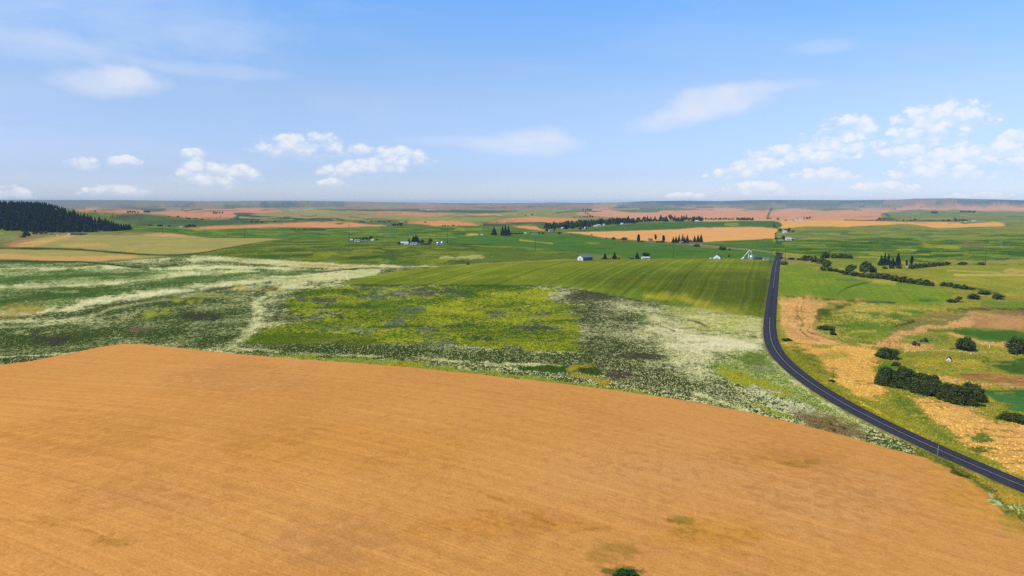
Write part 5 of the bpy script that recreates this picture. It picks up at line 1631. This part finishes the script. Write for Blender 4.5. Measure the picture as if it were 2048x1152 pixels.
def grain_bin(label, x, y, d, h, cap, group=None):
    loc, mpp = at(x, y)
    r, h, cap = d * mpp / 2, h * mpp, cap * mpp
    root = props(empty('grain_bin', loc, 0.3), label, 'grain bin', group)
    prof, n = [], 14
    for i in range(n):
        z0, z1 = -0.5 + (h + .5) * i / n, -0.5 + (h + .5) * (i + 1) / n
        prof += [(r, z0), (r * 0.985, (z0 + z1) / 2)]
    prof.append((r, h))
    MB().lathe(prof, 28).build('wall', M['steel'], root, True)
    rf = MB().lathe([(r * 1.04, h - 0.03), (r * 1.04, h + 0.05), (r * 0.16, h + cap), (r * 0.12, h + cap + 0.05)], 28).build('roof', M['steel'], root, True)
    MB().lathe([(r * 0.16, h + cap - 0.02), (r * 0.18, h + cap + 0.25), (r * 0.02, h + cap + 0.4)], 14).build('vent_cap', M['steel'], rf, True)
    MB().box(-0.5, 0.5, -r - 0.12, -r + 0.3, 0.5, min(2.0, h * 0.7)).build('door', M['grey'], root)
    lb = MB()
    a = 0.9
    for s in (-0.22, 0.22):
        lb.tube(((r + .12) * math.cos(-a) + s, (r + .12) * math.sin(-a), 0), ((r + .12) * math.cos(-a) + s, (r + .12) * math.sin(-a), h), 0.04, n=5)
    for i in range(int(h / 0.5)):
        lb.tube(((r + .12) * math.cos(-a) - .22, (r + .12) * math.sin(-a), .3 + i * .5), ((r + .12) * math.cos(-a) + .22, (r + .12) * math.sin(-a), .3 + i * .5), 0.025, n=5)
    lb.build('ladder', M['grey'], root)
    return root


grain_bin('big shiny steel grain bin at the foot of the elevator pipes', 1503, 519.5, 12.5, 7.0, 3.4)
grain_bin('small steel grain bin left of the big one under the sloping pipe', 1487.5, 518.8, 7, 4.0, 1.8)
grain_bin('squat grey grain bin, left of the twin bins by the tall pole', 876, 490, 8, 4.6, 2.0)
grain_bin('wider grey grain bin, right of the twin bins by the tall pole', 885, 489.5, 9.5, 5.0, 2.2)


def elevator():
    loc, mpp = at(1499.5, 519.5)
    root = props(empty('grain_elevator', loc, 0), 'white inverted V of grain elevator pipes rising above the big bin', 'grain elevator')
    k = mpp

    def P(x, y, d=0.0):
        return ((x - 1499.5) * k, d, (519.5 - y) * k)
    top = P(1499.7, 498.6)
    MB().tube(P(1487.5, 513), top, 0.34, n=8).build('left_spout', M['white'], root, True)
    MB().tube(top, P(1504, 510), 0.30, n=8).build('right_spout', M['white'], root, True)
    lg = MB()
    lg.tube(P(1496.3, 521, 0.5), (P(1497.6, 505, 0.5)), 0.26, n=8)
    lg.tube(P(1497.6, 505, 0.5), (top[0], 0.3, top[2] - 0.3), 0.26, n=8)
    lg.build('lift_leg', M['white'], root, True)
    hd = MB().box(top[0] - 0.7, top[0] + 0.9, -0.5, 0.5, top[2] - 0.35, top[2] + 0.55).build('head_box', M['grey'], root)
    MB().tube((top[0] + 0.2, 0, top[2] + 0.55), (top[0] + 0.2, 0, top[2] + 0.95), 0.2, n=8).build('motor', M['grey'], hd)
    MB().box(P(1485, 519)[0], P(1483, 519)[0], -0.8, 0.8, -0.3, 1.9).build('hopper', M['white'], root)


elevator()
# farmsteads
house('farm_house', 'white house end at the left of the low farmstead by the pole', 'house', 703, 482, 5, 5, 2.4, 1.4, 15, 'white', 'roof_pale', windows=1)
house('farm_house', 'white middle house with grey roof in the low farmstead', 'house', 715, 483, 11, 6, 2.4, 2.0, -8, 'white', 'roof_grey', windows=2, door=True)
house('farm_shed', 'long low grey shed in front of the low farmstead trees', 'shed', 728, 483, 12, 6, 1.6, 1.2, 4, 'tan', 'roof_grey', windows=2)
house('farm_shed', 'small white shed at the right end of the low farmstead', 'shed', 745, 481.5, 6, 5, 2.0, 1.0, -10, 'white', 'roof_pale', windows=1)
house('farm_shed', 'pale roofed long shed at the left of the farm with twin bins', 'shed', 809, 488, 15, 8, 2.2, 2.4, 8, 'cream', 'roof_pale', windows=2)
house('farm_shed', 'small bright white shed in front of the pale roofed long shed', 'shed', 812.5, 489.6, 8, 5, 1.8, 0.8, 4, 'white', 'roof_pale', windows=1)
house('farm_house', 'grey roofed house in front of the tallest farm conifers', 'house', 828, 489.2, 14, 8, 2.2, 2.4, -12, 'white', 'roof_grey', windows=3, door=True)
house('farm_shed', 'dark low shed half hidden by the farm trees right of the grey house', 'shed', 847, 489.5, 12, 6, 2.2, 1.2, 6, 'grey', 'roof_dark', windows=1)
house('field_trailer', 'tiny white trailer alone in the green field left of the conifers', 'trailer', 963.5, 470.5, 5, 3.6, 1.6, 0.7, 5, 'white', 'roof_pale', windows=1)
house('long_barn', 'long low pale barn right of the low hedge by the conifer trio', 'barn', 1070, 468.8, 13, 6, 1.6, 1.0, 3, 'cream', 'roof_green', windows=3)
house('tiny_house', 'tiny white house left of the long low pale barn', 'house', 1051, 467.6, 3, 2.6, 1.6, 1.0, 0, 'white', 'roof_pale')
house('tan_farmhouse', 'tan farmhouse under the left end of the windbreak', 'house', 1101, 463.5, 8, 6, 2.6, 1.8, 18, 'cream', 'roof_grey', windows=2, door=True)
for i, (x, y, w_, nm) in enumerate(((1125, 457.5, 5, 'first'), (1172, 457, 7, 'second'), (1190.5, 453.3, 6, 'third'), (1197, 451.8, 7, 'fourth'), (1209, 450.8, 7, 'fifth'), (1244, 449, 5, 'sixth'), (1393, 443.4, 6, 'seventh'), (1102, 450.5, 5, 'pale blue roofed'))):
    house('village_house', nm + ' white house counted from the left along the foot of the windbreak' if i < 7 else 'pale roofed house peeping out among the tall windbreak trees', 'house', x, y, w_, 4, 1.7, 1.3, (12, -8, 5, 20, -4, 30, 0, 10)[i], 'white' if i != 6 else 'cream', 'roof_pale', group=None)
house('upper_house', 'upper white house among trees right of the middle stubble field', 'house', 1569, 466, 6.5, 5, 3.0, 1.6, -10, 'white', 'roof_pale', windows=1, door=True)
house('lower_farmhouse', 'large white farmhouse right of the road below the upper house', 'house', 1577, 480.5, 11, 6, 3.2, 1.8, -6, 'white', 'roof_pale', windows=3, door=True)
house('lower_shed', 'small white shed right of the large white farmhouse', 'shed', 1587, 480.3, 5, 4, 2.4, 1.2, 20, 'white', 'roof_pale', windows=1)
house('roadside_hut', 'low white hut left of the large white farmhouse', 'shed', 1562, 481, 8, 4, 1.6, 0.8, 0, 'white', 'roof_grey', windows=1)
house('far_long_farm', 'long white farm building on the far tan field right of centre', 'barn', 1596, 441.3, 15, 5, 1.6, 0.9, 2, 'white', 'roof_pale', windows=3)
house('far_shed', 'far pale shed left of the long white farm building', 'shed', 1586, 441.5, 6, 4, 1.3, 0.8, 2, 'cream', 'roof_grey')
house('far_white_farm', 'white low farm buildings left of the dark clump far left', 'barn', 362, 454.6, 8, 3.5, 0.9, 0.5, 0, 'white', 'roof_pale', windows=2)
house('far_barn', 'far white barn on the hazy dark strip left of centre', 'barn', 857, 420.8, 6, 3, 1.1, 0.6, 0, 'white', 'roof_pale')
house('hilltop_house', 'pale house among the trees of the far hilltop farm', 'house', 1169.5, 421.5, 3, 2.4, 1.6, 0.8, 0, 'white', 'roof_pale')
house('orange_band_barn', 'small pale barn behind the right end of the orange field band', 'barn', 1948, 443, 7, 4, 1.4, 1.0, 5, 'cream', 'roof_pale', windows=1)
house('orange_band_hut', 'tiny white hut beside the farm trees behind the orange band', 'shed', 1931, 444, 3.4, 2.6, 1.0, 0.6, 0, 'white', 'roof_pale')
house('wood_cabin', 'small white cabin at the foot of the conifer wood', 'cabin', 103, 470.8, 5.5, 5, 2.2, 1.6, 10, 'white', 'roof_dark', windows=1, door=True)
house('wood_hut', 'tiny white hut in the grass below the conifer wood', 'hut', 116, 472.3, 4, 3.4, 1.5, 0.8, 0, 'white', 'roof_pale', windows=1)
house('wood_barn', 'long dark roofed barn at the foot of the conifer wood', 'barn', 150, 470, 24, 8, 1.8, 2.2, 4, 'grey', 'roof_dark', windows=3)
house('barn_annex', 'white annex at the left end of the long dark roofed barn', 'shed', 138.5, 470.5, 4, 4, 2.2, 1.2, 4, 'white', 'roof_pale', windows=1)
house('hedge_hut', 'tiny white hut at the left foot of the straight hedge', 'hut', 1814.5, 535, 4, 3, 1.3, 0.7, 0, 'white', 'roof_pale', windows=1)
house('garden_shed', 'small white gabled shed alone in rough grass above the near hedge', 'shed', 1897.5, 722.5, 9.0, 7.5, 5.0, 4.0, 50, 'white', 'roof_dark', big_door=True, windows=1)
house('bee_box', 'little white box with lid in the grass right of the small shed', 'box', 1941.5, 708.2, 2.4, 2.2, 2.0, 0.6, 40, 'white', 'white')


# ------------------------------------------------------------------ poles
def pole(label, x, y, h, r=0.17, arm=True, mat='post', lean=0.0):
    loc, mpp = at(x, y)
    H = h * mpp
    root = props(empty('utility_pole', loc, prnd.uniform(-0.5, 0.5)), label, 'pole')
    r = max(r, 0.5 * mpp)
    MB().tube((0, 0, -0.6), (lean, 0, H), r, r * 0.7, 8).build('post', M[mat], root, True)
    if arm:
        w_ = max(1.2, H * 0.1)
        a = MB().box(-w_ + lean, w_ + lean, -0.08 - r, 0.08 - r, H * 0.93, H * 0.93 + 0.18).build('crossarm', M[mat], root)
        for s in (-0.9, -0.5, 0.5, 0.9):
            MB().tube((s * w_ + lean, -r, H * 0.93 + 0.18), (s * w_ + lean, -r, H * 0.93 + 0.42), 0.06, 0.04, 6).build('insulator', M['grey'], a)
    return root


pole('tall dark pole on the tan hilltop right of the conifer wood', 326, 468, 24)
pole('dark pole at the right end of the tan green hill', 489.5, 476.5, 17)
pole('tall dark pole at the left end of the low farmstead', 698.5, 477.5, 29)
pole('tall dark pole right of the twin grey grain bins', 895, 488, 32)
pole('dark pole on the field edge left of the white shed with green roof', 1070.5, 502, 27)
pole('tall dark pole on the crest of the light green field', 1346, 517, 31)
pole('tall dark pole on the right verge of the road by the shrub', 1570, 527, 31)
pole('dark pole behind the low bush at the far right', 1970, 527.5, 26)
pole('distant thin pole on the pink field right of the wood', 225, 434.5, 9, arm=False)
pole('distant thin pole at the edge of the far teal field', 372, 436.5, 5, arm=False)
pole('distant thin pole below the five far trees', 440.5, 437, 6, arm=False)
pole('thin wooden pole with crossarm in the golden stubble near the road', 1666, 757, 21, r=0.1, mat='post', lean=0.12)
pole('slender grey pole on the left verge of the road at lower right', 1873.5, 922, 33, r=0.06, arm=False, mat='postgrey', lean=0.1)
# small white marker
loc, mpp = at(1979, 697)
root = props(empty('marker_post', loc, 0.2), 'short white marker post in the grass between the two big trees', 'post')
MB().tube((0, 0, -0.3), (0, 0, 1.5), 0.16, 0.14, 8).build('post', M['white'], root, True)
MB().box(-0.28, 0.28, -0.16, 0.16, 1.48, 1.8).build('cap', M['white'], root)
# fallen log under the olive tree
loc, mpp = at(1906, 698.5)
root = props(empty('fallen_log', loc, 0.15), 'dark fallen log lying at the left foot of the olive tree', 'log')
MB().tube((-1.7, 0, 0.22), (1.6, 0.1, 0.3), 0.26, 0.2, 9).build('stem', M['bark'], root, True)
MB().tube((0.4, 0, 0.3), (1.3, 0.7, 0.6), 0.1, 0.05, 6).build('branch_stub', M['bark'], root, True)


# ------------------------------------------------------------------ tractors
def tractor(label, x, y, wpx, rot, paint, rim, cab=True):
    loc, mpp = at(x, y)
    s = wpx * mpp / 4.3
    root = props(empty('tractor', loc, rad(rot)), label, 'tractor')
    root.scale = (s, s, s)
    # forward is +X
    MB().prism([(0.1, 0.85), (2.05, 0.85), (2.15, 1.0), (2.1, 1.45), (1.8, 1.6), (0.1, 1.75)], 1, -0.42, 0.42).build('hood', M[paint], root)
    MB().box(-1.5, 0.3, -0.5, 0.5, 0.6, 1.15).build('body', M['grey'], root)
    MB().tube((1.2, 0.25, 1.6), (1.2, 0.25, 2.4), 0.06, n=8).build('exhaust', M['grey'], root)
    c = MB()
    for sx in (-1.35, 0.05):
        for sy in (-0.62, 0.62):
            c.tube((sx, sy, 1.1), (sx * 0.95, sy * 0.92, 2.55), 0.06, n=6)
    c.build('cab_frame', M[paint], root)
    MB().box(-1.25, -0.03, -0.52, 0.52, 1.3, 2.45).build('cab_glass', M['glass'], root)
    MB().prism([(-1.5, 2.55), (0.15, 2.55), (0.05, 2.75), (-1.4, 2.75)], 1, -0.72, 0.72).build('cab_roof', M[paint] if cab else M['white'], root)
    for sy in (-1, 1):
        f = MB().prism([(-1.75, 1.35), (-1.5, 1.65), (-0.5, 1.65), (-0.25, 1.35), (-0.25, 1.28), (-0.5, 1.55), (-1.5, 1.55), (-1.75, 1.28)], 1, sy * 0.95 - 0.25, sy * 0.95 + 0.25).build('fender', M[paint], root)
        for nm, wx, r, w in (('rear_wheel', -1.0, 0.85, 0.5), ('front_wheel', 1.6, 0.52, 0.34)):
            y0 = sy * (0.95 if r > 0.6 else 0.8)
            prof = [(r * 0.62, -w / 2), (r * 0.93, -w / 2), (r, -w / 2 + 0.08), (r, w / 2 - 0.08), (r * 0.93, w / 2), (r * 0.62, w / 2)]
            wh = empty(nm, (wx, y0, r))
            wh.parent = root
            wh.rotation_euler = (rad(90), 0, 0)
            MB().lathe(prof, 20).build('tyre', M['rubber'], wh, True)
            MB().lathe([(r * 0.6, -w * 0.35), (r * 0.6, w * 0.35), (r * 0.2, w * 0.42), (r * 0.05, w * 0.42)], 16).build('rim', M[rim], wh, True)
    return root


tractor('dark red tractor parked on the churned tan ground', 1831.5, 691, 15, -12, 'red', 'grey')
tractor('green tractor parked on grass just above the red one', 1848, 684.5, 15, 170, 'green', 'yellow')

# ------------------------------------------------------------------ the air
zt = max(CAMZ, float(GZ.max()))
hz = MB().box(-27500, 27500, -27500, 27500, float(GZ.min()) - 1.0, zt + 8.0)
hm = bpy.data.materials.new("haze")
hm.use_nodes = True
hm.node_tree.nodes.clear()
_o = hm.node_tree.nodes.new('ShaderNodeOutputMaterial')
_v = hm.node_tree.nodes.new('ShaderNodeVolumePrincipled')
_v.inputs['Color'].default_value = (0.50, 0.73, 1.0, 1)
_v.inputs['Density'].default_value = HAZE_DENSITY
_v.inputs['Anisotropy'].default_value = -0.3
hm.node_tree.links.new(_v.outputs[0], _o.inputs['Volume'])
ho = hz.build('haze', hm)
props(ho, kind='stuff')
